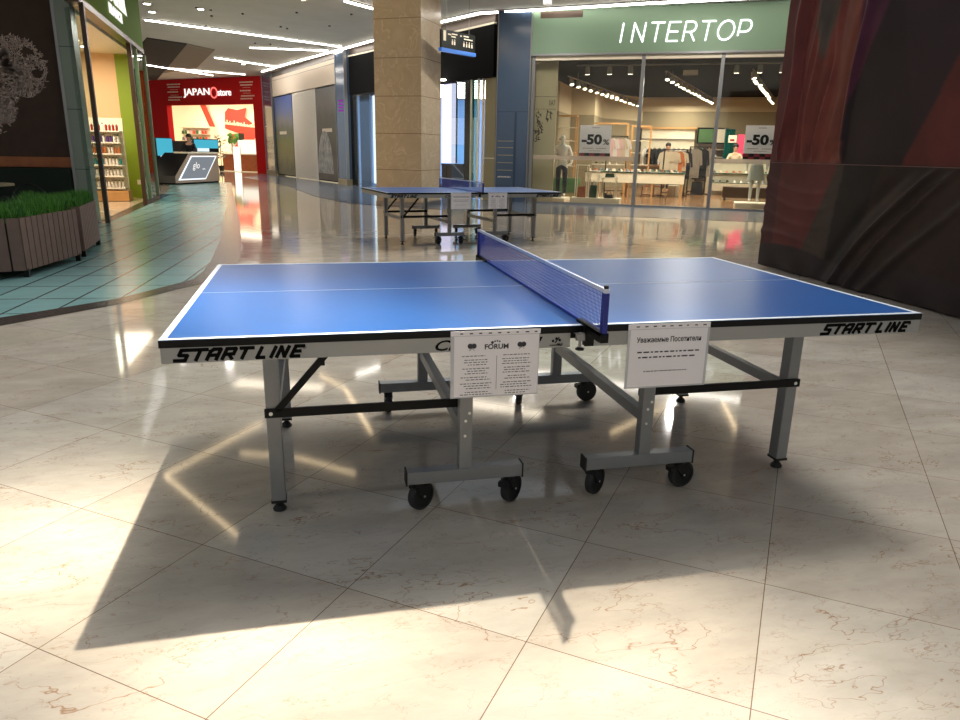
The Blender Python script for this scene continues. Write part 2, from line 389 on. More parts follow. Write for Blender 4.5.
for p, q in (((-2.27, 13.48), (-3.94, 10.89)), ((-3.94, 10.89), (-2.3, 8.18)), ((-.9, 17.1), (-.25, 15.75)), ((-.25, 15.75), (.2, 12.4)), ((-2.61, 11.77), (-1.38, 11.28)), ((-1.38, 11.28), (-.3, 10.3)),
             ((9.43, 13.01), (8.46, 10.61)), ((8.46, 10.61), (7.4, 8.67)), ((7.4, 8.67), (6.44, 7.37)), ((5.6, 11.4), (8.7, 13.6))):
    led(p, q, 'light strip of the zigzag pattern on the ceiling round the atrium edge', .05, 'zigzag_led', 'zigzag ceiling strips')
# marble pillar
ang = R(-30)
t = thing('pillar', 'square beige marble pillar behind the far table, reaching the ceiling', 'pillar', (1.56, 15.9, 0), 0)
th = R(32)
m = bpy.data.materials.new('pillar_slabs'); m.use_nodes = True; nt2 = m.node_tree; bb = nt2.nodes['Principled BSDF']
tx = N(nt2, 'ShaderNodeTexCoord'); sp = N(nt2, 'ShaderNodeSeparateXYZ'); nt2.links.new(tx.outputs['Object'], sp.inputs[0])
md = N(nt2, 'ShaderNodeMath', operation='MODULO'); md.inputs[1].default_value = .86; nt2.links.new(sp.outputs['Z'], md.inputs[0])
lt = N(nt2, 'ShaderNodeMath', operation='LESS_THAN'); lt.inputs[1].default_value = .012; nt2.links.new(md.outputs[0], lt.inputs[0])
n1 = N(nt2, 'ShaderNodeTexNoise'); n1.inputs['Scale'].default_value = 1.6; n1.inputs['Detail'].default_value = 8; n1.inputs['Distortion'].default_value = 1.2; nt2.links.new(tx.outputs['Object'], n1.inputs['Vector'])
rp = N(nt2, 'ShaderNodeValToRGB'); rp.color_ramp.elements[0].position = .3; rp.color_ramp.elements[0].color = (*lin((184, 166, 142)), 1); rp.color_ramp.elements[1].position = .7; rp.color_ramp.elements[1].color = (*lin((200, 184, 160)), 1)
e_ = rp.color_ramp.elements.new(.5); e_.color = (*lin((192, 175, 151)), 1)
e_ = rp.color_ramp.elements.new(.515); e_.color = (*lin((208, 192, 168)), 1); e_ = rp.color_ramp.elements.new(.53); e_.color = (*lin((188, 171, 147)), 1)
nt2.links.new(n1.outputs['Fac'], rp.inputs[0])
mxx = N(nt2, 'ShaderNodeMixRGB'); mxx.inputs[2].default_value = (*lin((120, 100, 80)), 1); nt2.links.new(lt.outputs[0], mxx.inputs[0]); nt2.links.new(rp.outputs[0], mxx.inputs[1])
nt2.links.new(mxx.outputs[0], bb.inputs['Base Color']); bb.inputs['Roughness'].default_value = .22; M['pillar_slabs'] = m
b = MB(); b.M = xf(rz=-th + R(0)); b.box(-.62, .62, -.62, .62, 0, CZ, .012); b.build('shaft', 'pillar_slabs', t)
b = MB(); b.M = xf(rz=-th); b.box(-.63, .63, -.63, .63, 0, .1); b.build('plinth', 'alu', t)

# ================================================================= TABLE
HEAVY = {'S': [[(.95, 1), (.12, 1), (.12, .52), (.78, .48), (.78, 0), (-.05, 0)]], 'T': [[(-.08, 1), (.95, 1)], [(.42, 1), (.42, 0)]],
         'A': [[(.06, 0), (.06, .8), (.25, 1), (.80, 1), (.80, 0)], [(.1, .42), (.75, .42)]], 'R': [[(.06, 0), (.06, 1), (.78, 1), (.78, .48), (.1, .45)], [(.42, .45), (.82, 0)]],
         'L': [[(.1, 1), (.1, 0), (.72, 0)]], 'I': [[(.1, 1), (.1, 0)]], 'N': [[(.06, 0), (.06, 1), (.72, 0), (.72, 1)]], 'E': [[(.82, 1), (.1, 1), (.1, 0), (.82, 0)], [(.1, .5), (.72, .5)]]}
def half(root, s, both_diag):
    """one half of the table; s=-1 left, +1 right"""
    x0, x1 = (-1.37, -.004) if s < 0 else (.004, 1.37)
    b = MB()
    b.box(x0, x1, -.7625, .7625, .742, .7595); b.mi = 1
    z0, z1 = .7596, .7602
    b.box(x0, x1, -.7625, -.7425, z0, z1); b.box(x0, x1, .7425, .7625, z0, z1)
    xe = (x0, x0 + .02) if s < 0 else (x1 - .02, x1)
    b.box(xe[0], xe[1], -.7425, .7425, z0, z1)
    b.box(x0 + (.02 if s < 0 else 0), x1 - (0 if s < 0 else .02), -.0015, .0015, z0, z1)
    b.build('tabletop', ['table_blue', 'line_white'], root)
    # black edge strip
    b = MB()
    b.box(x0, x1, -.7645, -.7620, .735, .7575); b.box(x0, x1, .7620, .7645, .735, .7575)
    xo = x0 if s < 0 else x1
    b.box(min(xo - .0015, xo + .0015), max(xo - .0015, xo + .0015), -.764, .764, .735, .7575)
    b.build('edge_strip', 'black_metal', root)
    # steel apron
    a0, a1 = (-1.368, -.056) if s < 0 else (.02, 1.368)
    b = MB()
    b.box(a0, a1, -.763, -.738, .685, .736); b.box(a0, a1, .738, .763, .685, .736)
    e0, e1 = (a0, a0 + .025) if s < 0 else (a1 - .025, a1)
    b.box(e0, e1, -.738, .738, .685, .736)
    i0, i1 = (a1 - .025, a1) if s < 0 else (a0, a0 + .025)
    b.box(i0, i1, -.738, .738, .69, .74)
    ap = b.build('apron', 'apron_grey', root)
    lx = -1.335 if s < 0 else .93
    # slanted heavy maker's lettering
    for word, x_, ww in (('START', lx, .225), ('LINE', lx + .237, .145)):
        b = MB(); nn_ = sum(.45 if c == 'I' else 1 for c in word); k_ = ww / (nn_ * 1.0)
        for c in word:
            for pth in HEAVY[c]:
                P_ = [(x_ + (px + .42 * pz * .041 / (k_ * .82)) * k_ * .82 + .006, .6935 + pz * .0325) for px, pz in pth]
                for p, q in zip(P_[:-1], P_[1:]):
                    dx, dz = q[0] - p[0], q[1] - p[1]; l_ = math.hypot(dx, dz); ex, ez = dx / l_ * .0036, dz / l_ * .0036
                    b.bar((p[0] - ex, -.7638, p[1] - ez), (q[0] + ex, -.7638, q[1] + ez), .0112, .0016, side=(0, 1, 0))
            x_ += k_ * (.45 if c == 'I' else 1)
        b.build('lettering', 'letter_black', ap)
    text('®', lx + .386, -.7632, .716, 'letter_black', ap, width=.012, height=.012)
    # outer legs
    for sy in (-1, 1):
        b = MB(); b.box(s * 1.07 - .026, s * 1.07 + .026, sy * .44 - .03, sy * .44 + .03, .045, .70, .004)
        lg = b.build('leg', 'steel_grey', root)
        b = MB(); b.box(s * 1.07 - .028, s * 1.07 + .028, sy * .44 - .032, sy * .44 + .032, .04, .05); b.cyl((s * 1.07, sy * .44, .0), (s * 1.07, sy * .44, .045), .008, seg=10)
        b.lathe([(.024, 0), (.026, .006), (.018, .018), (.010, .026), (.010, .03)], (s * 1.07, sy * .44, 0), 14)
        b.build('foot', 'rubber', lg)
    # end cross rail between the outer legs
    b = MB(); b.box(s * 1.07 - .015, s * 1.07 + .015, -.41, .41, .35, .392); b.build('cross_rail', 'steel_grey', root)
    # wheel carriers
    cx = s * .36 + (-.015 if s < 0 else 0)
    ends = (-.60, -.15) if s < 0 else (.11, .575)
    for sy in (-1, 1):
        y = sy * .545
        b = MB(); b.box(cx - .025, cx + .025, y - .022, y + .022, .165, .70, .003)
        po = b.build('post', 'steel_grey', root)
        for dx, z in ((.012, .39), (-.002, .36), (-.004, .30)):
            b = MB(); b.cyl((cx + dx, y + sy * .0215, z), (cx + dx, y + sy * .0245, z), .0055, seg=10); b.build('bolt', 'bolt_chrome', po)
        b = MB(); b.box(ends[0], ends[1], y - .026, y + .026, .118, .168, .003)
        bm_ = b.build('wheel_beam', 'steel_grey', root)
        for ex in ends: MB().box(ex - .003, ex + .003, y - .028, y + .028, .115, .171).build('end_cap', 'rubber', bm_)
        for k, ex in enumerate((ends[0] + .045, ends[1] - .045)):
            swivel = {(-1, -1, 0): 35, (-1, -1, 1): 42, (1, -1, 0): 38, (1, -1, 1): 12, (-1, 1, 0): 85, (-1, 1, 1): 60, (1, 1, 0): 78, (1, 1, 1): 5}[(s, sy, k)]
            caster(root, ex, y, R(swivel), brake=((s + k) % 2 == 0))
    b = MB(); b.box(cx - .018, cx + .018, -.525, .525, .30, .345); b.build('cross_rail', 'steel_grey', root)
    # black stays
    for sy in (-1, 1):
        yy = sy * .473
        b = MB(); b.box(min(s * 1.10, cx), max(s * 1.10, cx), yy - .006, yy + .006, .385, .418)
        st = b.build('stay', 'black_metal', root)
        b = MB(); b.cyl((s * 1.078, yy + sy * .006, .401), (s * 1.078, yy + sy * .009, .401), .007, seg=10); b.build('bolt', 'bolt_chrome', st)
        if s < 0:
            b = MB(); b.bar((-1.055, yy, .41), (-.80, yy, .70), .024, .012, side=(0, 1, 0)); b.box(-.905, -.88, yy - .009, yy + .009, .575, .60)
            b.build('folding_brace', 'black_metal', root)

def caster(root, x, y, rz, brake):
    e = MB(); e.M = xf((x, y, 0), rz)
    # fork
    e.cyl((0, 0, .10), (0, 0, .118), .022, seg=14)
    e.box(-.026, .03, -.022, .022, .092, .104)
    for q in (-1, 1): e.xzprism([(-.026, .10), (.012, .10), (.03, .052), (.014, .044), (-.01, .075)], q * .019 - .0025, q * .019 + .0025)
    if brake: e.box(-.045, -.015, -.018, .018, .088, .102); e.box(-.052, -.04, -.018, .018, .080, .1)
    f = e.build('caster', 'rubber', root)
    e = MB(); e.M = xf((x, y, 0), rz)
    n = 24; prof = [(.045, -.015), (.055, -.0145), (.0575, -.009), (.058, 0), (.0575, .009), (.055, .0145), (.045, .015)]
    vs = []; fs = []
    for r, yy in prof:
        for i in range(n): a = 2 * math.pi * i / n; vs.append((.016 + math.cos(a) * r, yy, .058 + math.sin(a) * r))
    for k in range(len(prof) - 1):
        for i in range(n): fs.append((k * n + i, k * n + (i + 1) % n, (k + 1) * n + (i + 1) % n, (k + 1) * n + i))
    e._new(vs, fs)
    e.build('tyre', 'dark_grey' if False else 'tyre', f, smooth=True)
    e = MB(); e.M = xf((x, y, 0), rz)
    e.cyl((.016, -.012, .058), (.016, .012, .058), .046, seg=24); e.cyl((.016, -.017, .058), (.016, .017, .058), .012, seg=12)
    e.build('hub', 'rubber', f)
    e = MB(); e.M = xf((x, y, 0), rz); e.cyl((.016, -.024, .058), (.016, .024, .058), .0045, seg=8); e.build('axle', 'bolt_chrome', f)
mat('tyre', (44, 44, 46), .7)

def make_table(label, loc, rz):
    root = thing('table_tennis_table', label, 'table tennis table', (0, 0, 0), 0)
    half(root, -1, True); half(root, 1, False)
    # model lettering near the middle (mostly behind the notices)
    aps = [o for o in kids(root) if o.name.startswith('apron')]
    text('CHAMPION', -.525, -.7632, .690, 'letter_black', aps[0], bold=0.0018, shear=.35, width=.37, height=.036, extrude=.0012)
    text('PRO', -.105, -.7632, .690, 'letter_black', aps[0], bold=0.0009, shear=.35, width=.022, height=.010, extrude=.0012)
    b = MB()
    for k, (dx, dz) in enumerate(((0, .012), (.012, .02), (.024, .014))): b.ball((-.118 + dx, -.7640, .697 + dz), .0045, seg=8, rings=5)
    b.bar((-.13, -.764, .694), (-.085, -.764, .694), .002, .002); b.bar((-.11, -.764, .702), (-.096, -.764, .722), .002, .003)
    b.build('emblem', 'letter_black', aps[0])
    # plastic hinge covers
    root.location = loc; root.rotation_euler = (0, 0, rz)
    return root
table1 = make_table('blue table tennis table in the foreground with silver frame and black wheels', (0, 0, 0), 0)
FT = ((1.35, 8.2, 0), R(10))
table2 = copy_tree(table1, FT[0], FT[1], 'smaller looking blue table tennis table standing farther back in front of the marble pillar')

def make_net(label):
    root = thing('table_tennis_net', label, 'net', (0, 0, 0))
    b = MB()
    zb, zt = .765, .908
    nz = 12; ny = 150
    w_ = .0007
    for i in range(ny + 1):
        y = -.905 + 1.81 * i / ny; b.box(-w_, w_, y - w_, y + w_, zb, zt)
    for k in range(nz + 1):
        z = zb + (zt - zb) * k / nz; b.box(-w_, w_, -.905, .905, z - w_, z + w_)
    b.build('mesh_netting', 'net_cloth', root)
    b = MB(); b.box(-.003, .003, -.91, .91, .899, .9125); b.build('top_tape', 'tape_white', root)
    b = MB(); b.box(-.0025, .0025, -.91, .91, .762, .769); b.build('bottom_cord', 'net_cloth', root)
    for sy in (-1, 1):
        b = MB(); b.cyl((0, sy * .913, .745), (0, sy * .913, .905), .0075, seg=12); b.box(-.008, .008, sy * .913 - .012, sy * .913 + .012, .76, .900)
        po = b.build('net_post', 'net_blue', root)
        b = MB(); b.cyl((0, sy * .913, .900), (0, sy * .913, .914), .010, seg=12); b.build('collar', 'tape_white', po)
        b = MB(); b.cyl((0, sy * .913, .914), (0, sy * .913, .924), .008, seg=12); b.build('cap', 'rubber', po)
        b = MB()
        y0, y1 = sorted((sy * .925, sy * .70)); b.box(-.014, .014, y0, y1, .7605, .770)
        y0, y1 = sorted((sy * .925, sy * .775)); b.box(-.014, .014, y0, y1, .738, .770)
        y0, y1 = sorted((sy * .80, sy * .775)); b.box(-.016, .016, y0, y1, .695, .762)
        cl = b.build('clamp', 'black_metal', root)
        yk = sy * .79
        b = MB(); b.cyl((-.03, yk - sy * .0, .69), (-.03, yk, .742), .005, seg=10); b.box(-.045, -.015, yk - .008, yk + .008, .715, .735); b.box(-.04, -.005, yk - .006, yk + .006, .728, .74)
        sc = b.build('screw', 'alu', cl)
        b = MB(); b.lathe([(.004, 0), (.016, .001), (.016, .007), (.006, .010)], (-.03, yk, .680), 6); b.build('knob', 'rubber', sc)
    return root
net1 = make_net('blue table tennis net with white top tape across the foreground table')
net2 = copy_tree(net1, FT[0], FT[1], 'small dark blue net stretched across the far table')

def lines_block(b, x0, x1, z, n, gap, rng, big=1, h=.0026, y=-.0012, dens=.8, ragged=True):
    for k in range(n):
        zz = z - k * gap; a = x0 + (rng.random() * .25 if ragged else 0) * (x1 - x0); e = x1 - (rng.random() * .25 if ragged else 0) * (x1 - x0); x = a
        while x < e:
            w_ = (.004 + rng.random() * .010) * big
            b.box(x, min(x + w_, e), y, -.0006, zz, zz + h); x += w_ + .0035 * big
def notice_forum(label, frame_loc, rz, lx):
    # origin: lower left corner of the sheet, hanging on the near edge
    root = thing('paper_notice', label, 'notice', frame_loc, rz)
    b = MB(); b.box(-.012, .295, .0, .0010, -.005, .212); b.build('plastic_sleeve', 'sleeve', root)
    b = MB(); b.box(0, .292, -.0008, .0001, 0, .21); sh = b.build('sheet', 'paper', root)
    b = MB(); b.box(-.012, .297, -.0015, .0005, .212, .228)
    b.build('tape_strip', 'paper', root)
    b = MB(); rr = random.Random(3)
    for k in range(9): x = .02 + k * .032; b.box(x, x + .008 + .006 * rr.random(), -.0020, -.0014, .217, .221)
    b.build('printed_marks', 'ink', root)
    text('FORUM', .104, -.001, .163, 'ink', sh, bold=0.0026, width=.082, height=.018)
    b = MB()
    for x, z, r_ in ((.130, .186, .005), (.139, .190, .003), (.147, .191, .003), (.155, .189, .003)): b.cyl((x, -.0008, z), (x, -.0016, z), r_, seg=10)
    for cx in (.060, .232):   # crossed bats
        b.cyl((cx - .006, -.0008, .176), (cx - .006, -.0014, .176), .009, seg=12); b.cyl((cx + .007, -.0008, .176), (cx + .007, -.0015, .176), .009, seg=12)
        b.bar((cx - .004, -.0012, .172), (cx + .009, -.0012, .160), .001, .003, side=(0, 1, 0)); b.bar((cx + .004, -.0012, .172), (cx - .009, -.0012, .160), .001, .003, side=(0, 1, 0))
    b.box(.1455, .1468, -.0012, -.0006, .02, .14)
    for c0 in (.020, .160):
        z = .140
        for g_ in (1, 3, 3, 2, 3, 2):
            lines_block(b, c0, c0 + .115, z, g_, .0085, rr); z -= .0085 * g_ + .005
    b.build('print', 'ink', sh)
    return root
def notice_visitors(label, frame_loc, rz):
    root = thing('paper_notice', label, 'notice', frame_loc, rz)
    b = MB(); b.box(-.010, .307, .0, .0010, -.006, .212); b.build('plastic_sleeve', 'sleeve', root)
    b = MB(); b.box(0, .297, -.0008, .0001, 0, .21); sh = b.build('sheet', 'paper', root)
    b = MB(); b.box(-.010, .305, -.0015, .0005, .212, .230); b.build('tape_strip', 'paper', root)
    b = MB(); rr = random.Random(5)
    for k in range(9): x = .02 + k * .032; b.box(x, x + .008 + .006 * rr.random(), -.0020, -.0014, .219, .223)
    b.build('printed_marks', 'ink', root)
    text('Уважаемые Посетители', .025, -.001, .163, 'ink', sh, bold=0.0009, width=.248, height=.020)
    b = MB(); lines_block(b, .03, .270, .125, 1, .01, rr, ragged=False, h=.0050, big=1.7); lines_block(b, .035, .255, .106, 1, .01, rr, ragged=False, h=.0050, big=1.7); lines_block(b, .06, .23, .055, 1, .01, rr, ragged=False, h=.003)
    b.build('print', 'ink', sh)
    return root
n1_ = notice_forum('white laminated notice with FORUM heading and two columns hung on foreground table edge', (-.462, -.7665, .527), 0, 0)
n2_ = notice_visitors('white laminated sheet with Cyrillic heading hung on foreground table edge right of net', (.165, -.7665, .527), 0)
def onfar(x, y, z):
    c, s = math.cos(FT[1]), math.sin(FT[1]); return (FT[0][0] + c * x - s * y, FT[0][1] + s * x + c * y, z)
copy_tree(n2_, onfar(-.43, -.7665, .527), FT[1], 'white laminated sheet hung left of net on the far table')
copy_tree(n1_, onfar(.155, -.7665, .527), FT[1], 'white laminated two column sheet hung right of net on the far table')

# ================================================================= BANNER HOARDING on the right
m = bpy.data.materials.new('banner_print'); m.use_nodes = True; t_ = m.node_tree; bb = t_.nodes['Principled BSDF']
at = N(t_, 'ShaderNodeVertexColor'); at.layer_name = 'print'
n1 = N(t_, 'ShaderNodeTexNoise'); n1.inputs['Scale'].default_value = 3.0; n1.inputs['Detail'].default_value = 6
tx = N(t_, 'ShaderNodeTexCoord'); t_.links.new(tx.outputs['Object'], n1.inputs['Vector'])
mr = N(t_, 'ShaderNodeMapRange'); mr.inputs['From Min'].default_value = .3; mr.inputs['From Max'].default_value = .7; mr.inputs['To Min'].default_value = .75; mr.inputs['To Max'].default_value = 1.2
t_.links.new(n1.outputs['Fac'], mr.inputs['Value'])
vm = N(t_, 'ShaderNodeVectorMath', operation='SCALE'); t_.links.new(at.outputs['Color'], vm.inputs[0]); t_.links.new(mr.outputs[0], vm.inputs['Scale'])
t_.links.new(vm.outputs[0], bb.inputs['Base Color']); bb.inputs['Roughness'].default_value = .5; bb.inputs['Specular IOR Level'].default_value = .3; M['banner_print'] = m
root = thing('banner', 'tall dark red and black fabric banner wrapped round a hoarding right of the table', 'banner', (4.66, 2.0, 0), 0)
# fabric runs from far edge s=0 (y=5.16) toward the camera
S0, S1, ZT = 0, 7.5, 3.7
ns, nz = 300, 240
bm = bmesh.new(); cl = bm.loops.layers.color.new('print')
def ridge(v, w_): return math.exp(-(v / w_) ** 2)
def bfold(s, z):
    d = .008 * math.sin(s * 4.2 + z * .9) + .004 * math.sin(z * 7 + s * 2)
    if z > 1.27 and s < 1.7:
        zz = z - 1.27; k = min(1, zz / .15)
        # folds fan out upward from the gathered seam
        for s0, lean, a, w_ in ((.18, .06, .030, .030), (.34, .02, -.026, .05), (.46, .10, .030, .028), (.60, .05, .026, .035), (.72, .16, -.03, .05), (.82, .10, .034, .030), (.98, .20, .022, .04), (1.12, .10, -.03, .05), (1.26, .06, .030, .04)):
            d += 1.5 * k * a * ridge(s - s0 - lean * zz + .03 * math.sin(zz * 4 + s0 * 9), w_ + .015 * zz)
    if z < 1.27:
        q = 1.27 - z
        e = min(1, q / .12)
        # long swags sweeping down from the right to the gathered left
        for s0, sl, a, w_ in ((2.62, 1.28, .035, .035), (2.85, 1.25, .030, .04), (2.3, 1.2, -.02, .07), (3.4, 1.5, .018, .05)):
            d += 1.4 * e * a * ridge((s - s0 + sl * q + .25 * q * q * (-1 if sl > 1 else 1)) * .7, w_) * (1 if s > 1.1 else max(0, (s - .7) / .4))
        for z0, cv, a in ((1.0, .25, .020), (.82, .3, .024), (.64, .2, .018), (.48, -.1, .02)):
            d += a * ridge(z - z0 - cv * (s - .6) ** 2 + .10 * s, .035) * max(0, 1 - s / 1.3)
    if z < .25: d += .012 * math.sin(s * 11 + z * 4) * (1 - z / .25)
    return d
def bcol(s, z):
    zz = z - 1.27
    if z > 1.27:
        lim = 1.30 - .03 * zz
        if s < lim:
            base = (84, 32, 34) if s < .2 else ((98, 40, 38) if s < .55 else (112, 52, 44))
            if s > lim - .22: base = (116, 62, 50)
            if zz > 1.1 and abs(s - .74) < .30 * min(1.2, (zz - 1.05)): base = (76, 66, 60)
        elif zz > .6 and s < lim + .42 * (zz - .6): base = (70, 24, 48)
        elif s > 2.14 + .49 * zz: base = (88, 30, 28) if s < 3.6 + .4 * zz else (56, 22, 26)
        else: base = (27, 15, 22) if (s + .3 * zz) < 2.3 else (36, 18, 28)
    else:
        q = 1.27 - z
        if s < 1.25 - q * .45: base = (88, 38, 38) if s > .25 else (66, 28, 34)
        elif s < 1.36 - q * .12: base = (58, 46, 42)
        elif s < 1.9 - q * .3: base = (14, 11, 14)
        else: base = (40, 26, 24) if s < 3 else (34, 20, 22)
        if z < .27 + .05 * math.sin(s * 3): base = (38, 30, 34)
    base = tuple(min(255, v * 1.02 + 3) for v in base)
    return (base[0] / 255, base[1] / 255, base[2] / 255, 1)
vs = [[None] * (nz + 1) for _ in range(ns + 1)]
for i in range(ns + 1):
    s = S0 + (S1 - S0) * (i / ns) ** 1.25
    for k in range(nz + 1):
        z = .015 + ZT * (k / nz) ** 1.15
        y = 5.16 - s; x = 4.70 - .0265 * s
        vs[i][k] = bm.verts.new((x - 4.66 - .05 - bfold(s, z), y - 2.0, z))
for i in range(ns):
    for k in range(nz):
        f = bm.faces.new((vs[i][k], vs[i + 1][k], vs[i + 1][k + 1], vs[i][k + 1])); f.smooth = True
        s = S0 + (S1 - S0) * ((i + .5) / ns) ** 1.25; z = .015 + ZT * ((k + .5) / nz) ** 1.15
        c0 = bcol(s, z)
        for lp in f.loops: lp[cl] = c0
# soften colour edges: average loops around vertices
for v in bm.verts:
    acc = Vector((0, 0, 0, 0))
    for lp in v.link_loops: acc += Vector(lp[cl])
    acc /= max(1, len(v.link_loops))
    for lp in v.link_loops: lp[cl] = acc
me = bpy.data.meshes.new('fabric'); bm.to_mesh(me); bm.free(); me.materials.append(m)
fo = bpy.data.objects.new('fabric', me); COL.objects.link(fo); fo.parent = root
sd = fo.modifiers.new('th', 'SOLIDIFY'); sd.thickness = .004
mat('banner_back', (48, 22, 26), .8); mat('tape_seam', (110, 84, 78), .6)
MB().box(.09, 2.2, -4.3, 3.12, .02, 3.7).build('hoarding', 'banner_back', root)
b = MB(); b.bar((-.050, 3.10, 1.27), (-.25, -4.3, 1.27), .012, .006); b.build('seam', 'tape_seam', root)

# ================================================================= PEOPLE, CLOTHES, SMALL GOODS
mat('skin', (196, 150, 122), .5); mat('hair_black', (24, 20, 20), .6); mat('hair_brown', (52, 36, 28), .6)
mat('cloth_black', (26, 26, 30), .8); mat('cloth_grey', (128, 132, 140), .8); mat('cloth_beige', (206, 186, 160), .85); mat('cloth_white', (222, 216, 208), .85)
mat('cloth_orange', (196, 112, 56), .8); mat('cloth_pink', (222, 180, 176), .8); mat('cloth_greige', (160, 150, 138), .85); mat('cloth_navy', (34, 38, 54), .8)
mat('mannequin_white', (214, 216, 210), .4); mat('skirt_grey', (168, 176, 170), .8)
mat('wood_light', (190, 142, 86), .5, noise=.12, nscale=6); mat('wood_red', (164, 92, 48), .45, noise=.2, nscale=5); mat('cream', (232, 222, 200), .6)
mat('dark_green', (34, 70, 48), .5); mat('plinth_green', (70, 108, 62), .6); mat('taupe', (150, 138, 112), .85); mat('cream_wall', (206, 190, 160), .8)
mat('black_matte', (5, 4, 5), .9, spec=.15); mat('poster_white', (250, 240, 248), .7); mat('ink_black', (22, 20, 24), .7); mat('check_red', (150, 44, 66), .7)

def skin_mesh(name, verts, edges, rad, m, parent, sub=2):
    me = bpy.data.meshes.new(name); me.from_pydata(verts, edges, []); 
    o = bpy.data.objects.new(name, me); COL.objects.link(o)
    md = o.modifiers.new('skin', 'SKIN'); md.use_smooth_shade = True
    for i, r in enumerate(rad):
        sv = me.skin_vertices[0].data[i]; sv.radius = r if isinstance(r, tuple) else (r, r)
    me.skin_vertices[0].data[0].use_root = True
    sb = o.modifiers.new('sub', 'SUBSURF'); sb.levels = sub; sb.render_levels = sub
    dg = bpy.context.evaluated_depsgraph_get(); dg.update()
    m2 = bpy.data.meshes.new_from_object(o.evaluated_get(dg)); m2.name = name
    bpy.data.objects.remove(o)
    m2.materials.clear(); m2.materials.append(M[m])
    for p in m2.polygons: p.use_smooth = True
    o = bpy.data.objects.new(name, m2); COL.objects.link(o); o.parent = parent
    return o
def figure(label, loc, rz, body='skin', top=None, legs=None, hair='hair_black', cat='person', name='person', bend=.0, arms=((.30, -.28, 1.02), (-.30, -.28, 1.02)), skirt=None):
    """standing figure facing local -Y; arms = hand positions"""
    t = thing(name, label, cat, loc, rz)
    b_ = -bend
    V = [(0, 0, .95), (0, b_ * .2, 1.10), (0, b_ * .6, 1.28), (0, b_, 1.42), (0, b_ - .01, 1.50), (0, b_ - .02, 1.58), (0, b_ - .03, 1.68), (0, b_ - .02, 1.74)]
    E_ = [(0, 1), (1, 2), (2, 3), (3, 4), (4, 5), (5, 6), (6, 7)]
    Rr = [(.15, .11), (.125, .09), (.15, .10), (.13, .08), .05, (.07, .08), (.078, .092), (.05, .06)]
    arms_V = []
    for sx, hand in ((1, arms[0]), (-1, arms[1])):
        sh = (sx * .17, b_, 1.40); h = Vector(hand); shv = Vector(sh)
        el = (shv + h) / 2 + Vector((sx * .06, .08, -.06))
        k = len(V); V += [sh, tuple(el), tuple(h), tuple(h + (h - el).normalized() * .09)]
        E_ += [(3, k), (k, k + 1), (k + 1, k + 2), (k + 2, k + 3)]; Rr += [.052, .04, .028, (.035, .018)]
        arms_V.append((sh, tuple(el), tuple(h)))
    leg_V = []
    for sx in (1, -1):
        k = len(V); V += [(sx * .095, 0, .86), (sx * .10, -.01, .48), (sx * .10, .02, .09), (sx * .11, -.12, .035)]
        E_ += [(0, k), (k, k + 1), (k + 1, k + 2), (k + 2, k + 3)]; Rr += [.085, .055, .038, (.035, .03)]
        leg_V.append(V[k:k + 3])
    bo = skin_mesh('body', V, E_, Rr, body, t)
    # nose, eyes, mouth as relief on the face
    fy = b_ - .03
    b = MB(); b.ball((0, fy - .098, 1.655), .014, sz=1.4, seg=8, rings=6)
    for sx in (-1, 1): b.ball((sx * .078, fy, 1.66), .018, sx=.4, seg=8, rings=6)
    b.build('nose', body, bo, smooth=True)
    if hair:
        b = MB()
        for sx in (-1, 1): b.ball((sx * .03, fy - .085, 1.685), .009, seg=8, rings=5)
        b.box(-.02, .02, fy - .092, fy - .086, 1.618, 1.624)
        b.build('eye', 'hair_brown', bo)
        b = MB(); b.ball((0, b_ + .0, 1.715), .105, sz=.95, seg=16, rings=10); b.ball((0, b_ + .05, 1.64), .085, sz=1.4, seg=14, rings=8)
        b.build('hair', hair, t, smooth=True)
    if top:
        V2 = V[:4] + [(0, b_, 1.46)]; E2 = [(0, 1), (1, 2), (2, 3), (3, 4)]; R2 = [(.165, .125), (.145, .11), (.168, .118), (.148, .098), (.07, .06)]
        for sh, el, h in arms_V:
            k = len(V2); V2 += [sh, el, h]; E2 += [(3, k), (k, k + 1), (k + 1, k + 2)]; R2 += [.068, .055, .042]
        skin_mesh('jacket', V2, E2, R2, top, t)
    if legs:
        V2 = [(0, 0, .98), (0, 0, .92)]; E2 = [(0, 1)]; R2 = [(.16, .12), (.165, .125)]
        for l3 in leg_V:
            k = len(V2); V2 += l3; E2 += [(1, k), (k, k + 1), (k + 1, k + 2)]; R2 += [.10, .072, .06]
        skin_mesh('trousers', V2, E2, R2, legs, t)
    if skirt:
        b = MB(); b.lathe([(.15, 1.0), (.17, .92), (.20, .75), (.235, .60), (.22, .60), (.1, .95)], (0, 0, 0), 20, sy=.75); b.build('skirt', skirt, t, smooth=True)
    return t
def garment(label, m, loc, rz, w=.42, h=.62, cat='shirt', name='shirt', group=None, sleeves=True):
    b = MB()
    pts = [(-w * .16, 0), (w * .16, 0), (w * .48, -.07), (w * .62, -h * .55), (w * .46, -h * .58), (w * .40, -h * .28), (w * .40, -h), (-w * .40, -h), (-w * .40, -h * .28), (-w * .46, -h * .58), (-w * .62, -h * .55), (-w * .48, -.07)]
    b.xzprism(pts, -.02, .02)
    t = thing(name, label, cat, loc, rz, group)
    b.build('fabric_body', m, t)
    b = MB(); b.bar((-w * .36, 0, -.03), (0, 0, .03), .008, .01); b.bar((w * .36, 0, -.03), (0, 0, .03), .008, .01); b.bar((0, 0, .02), (0, 0, .08), .005, .005); b.build('hanger', 'black_metal', t)
    return t
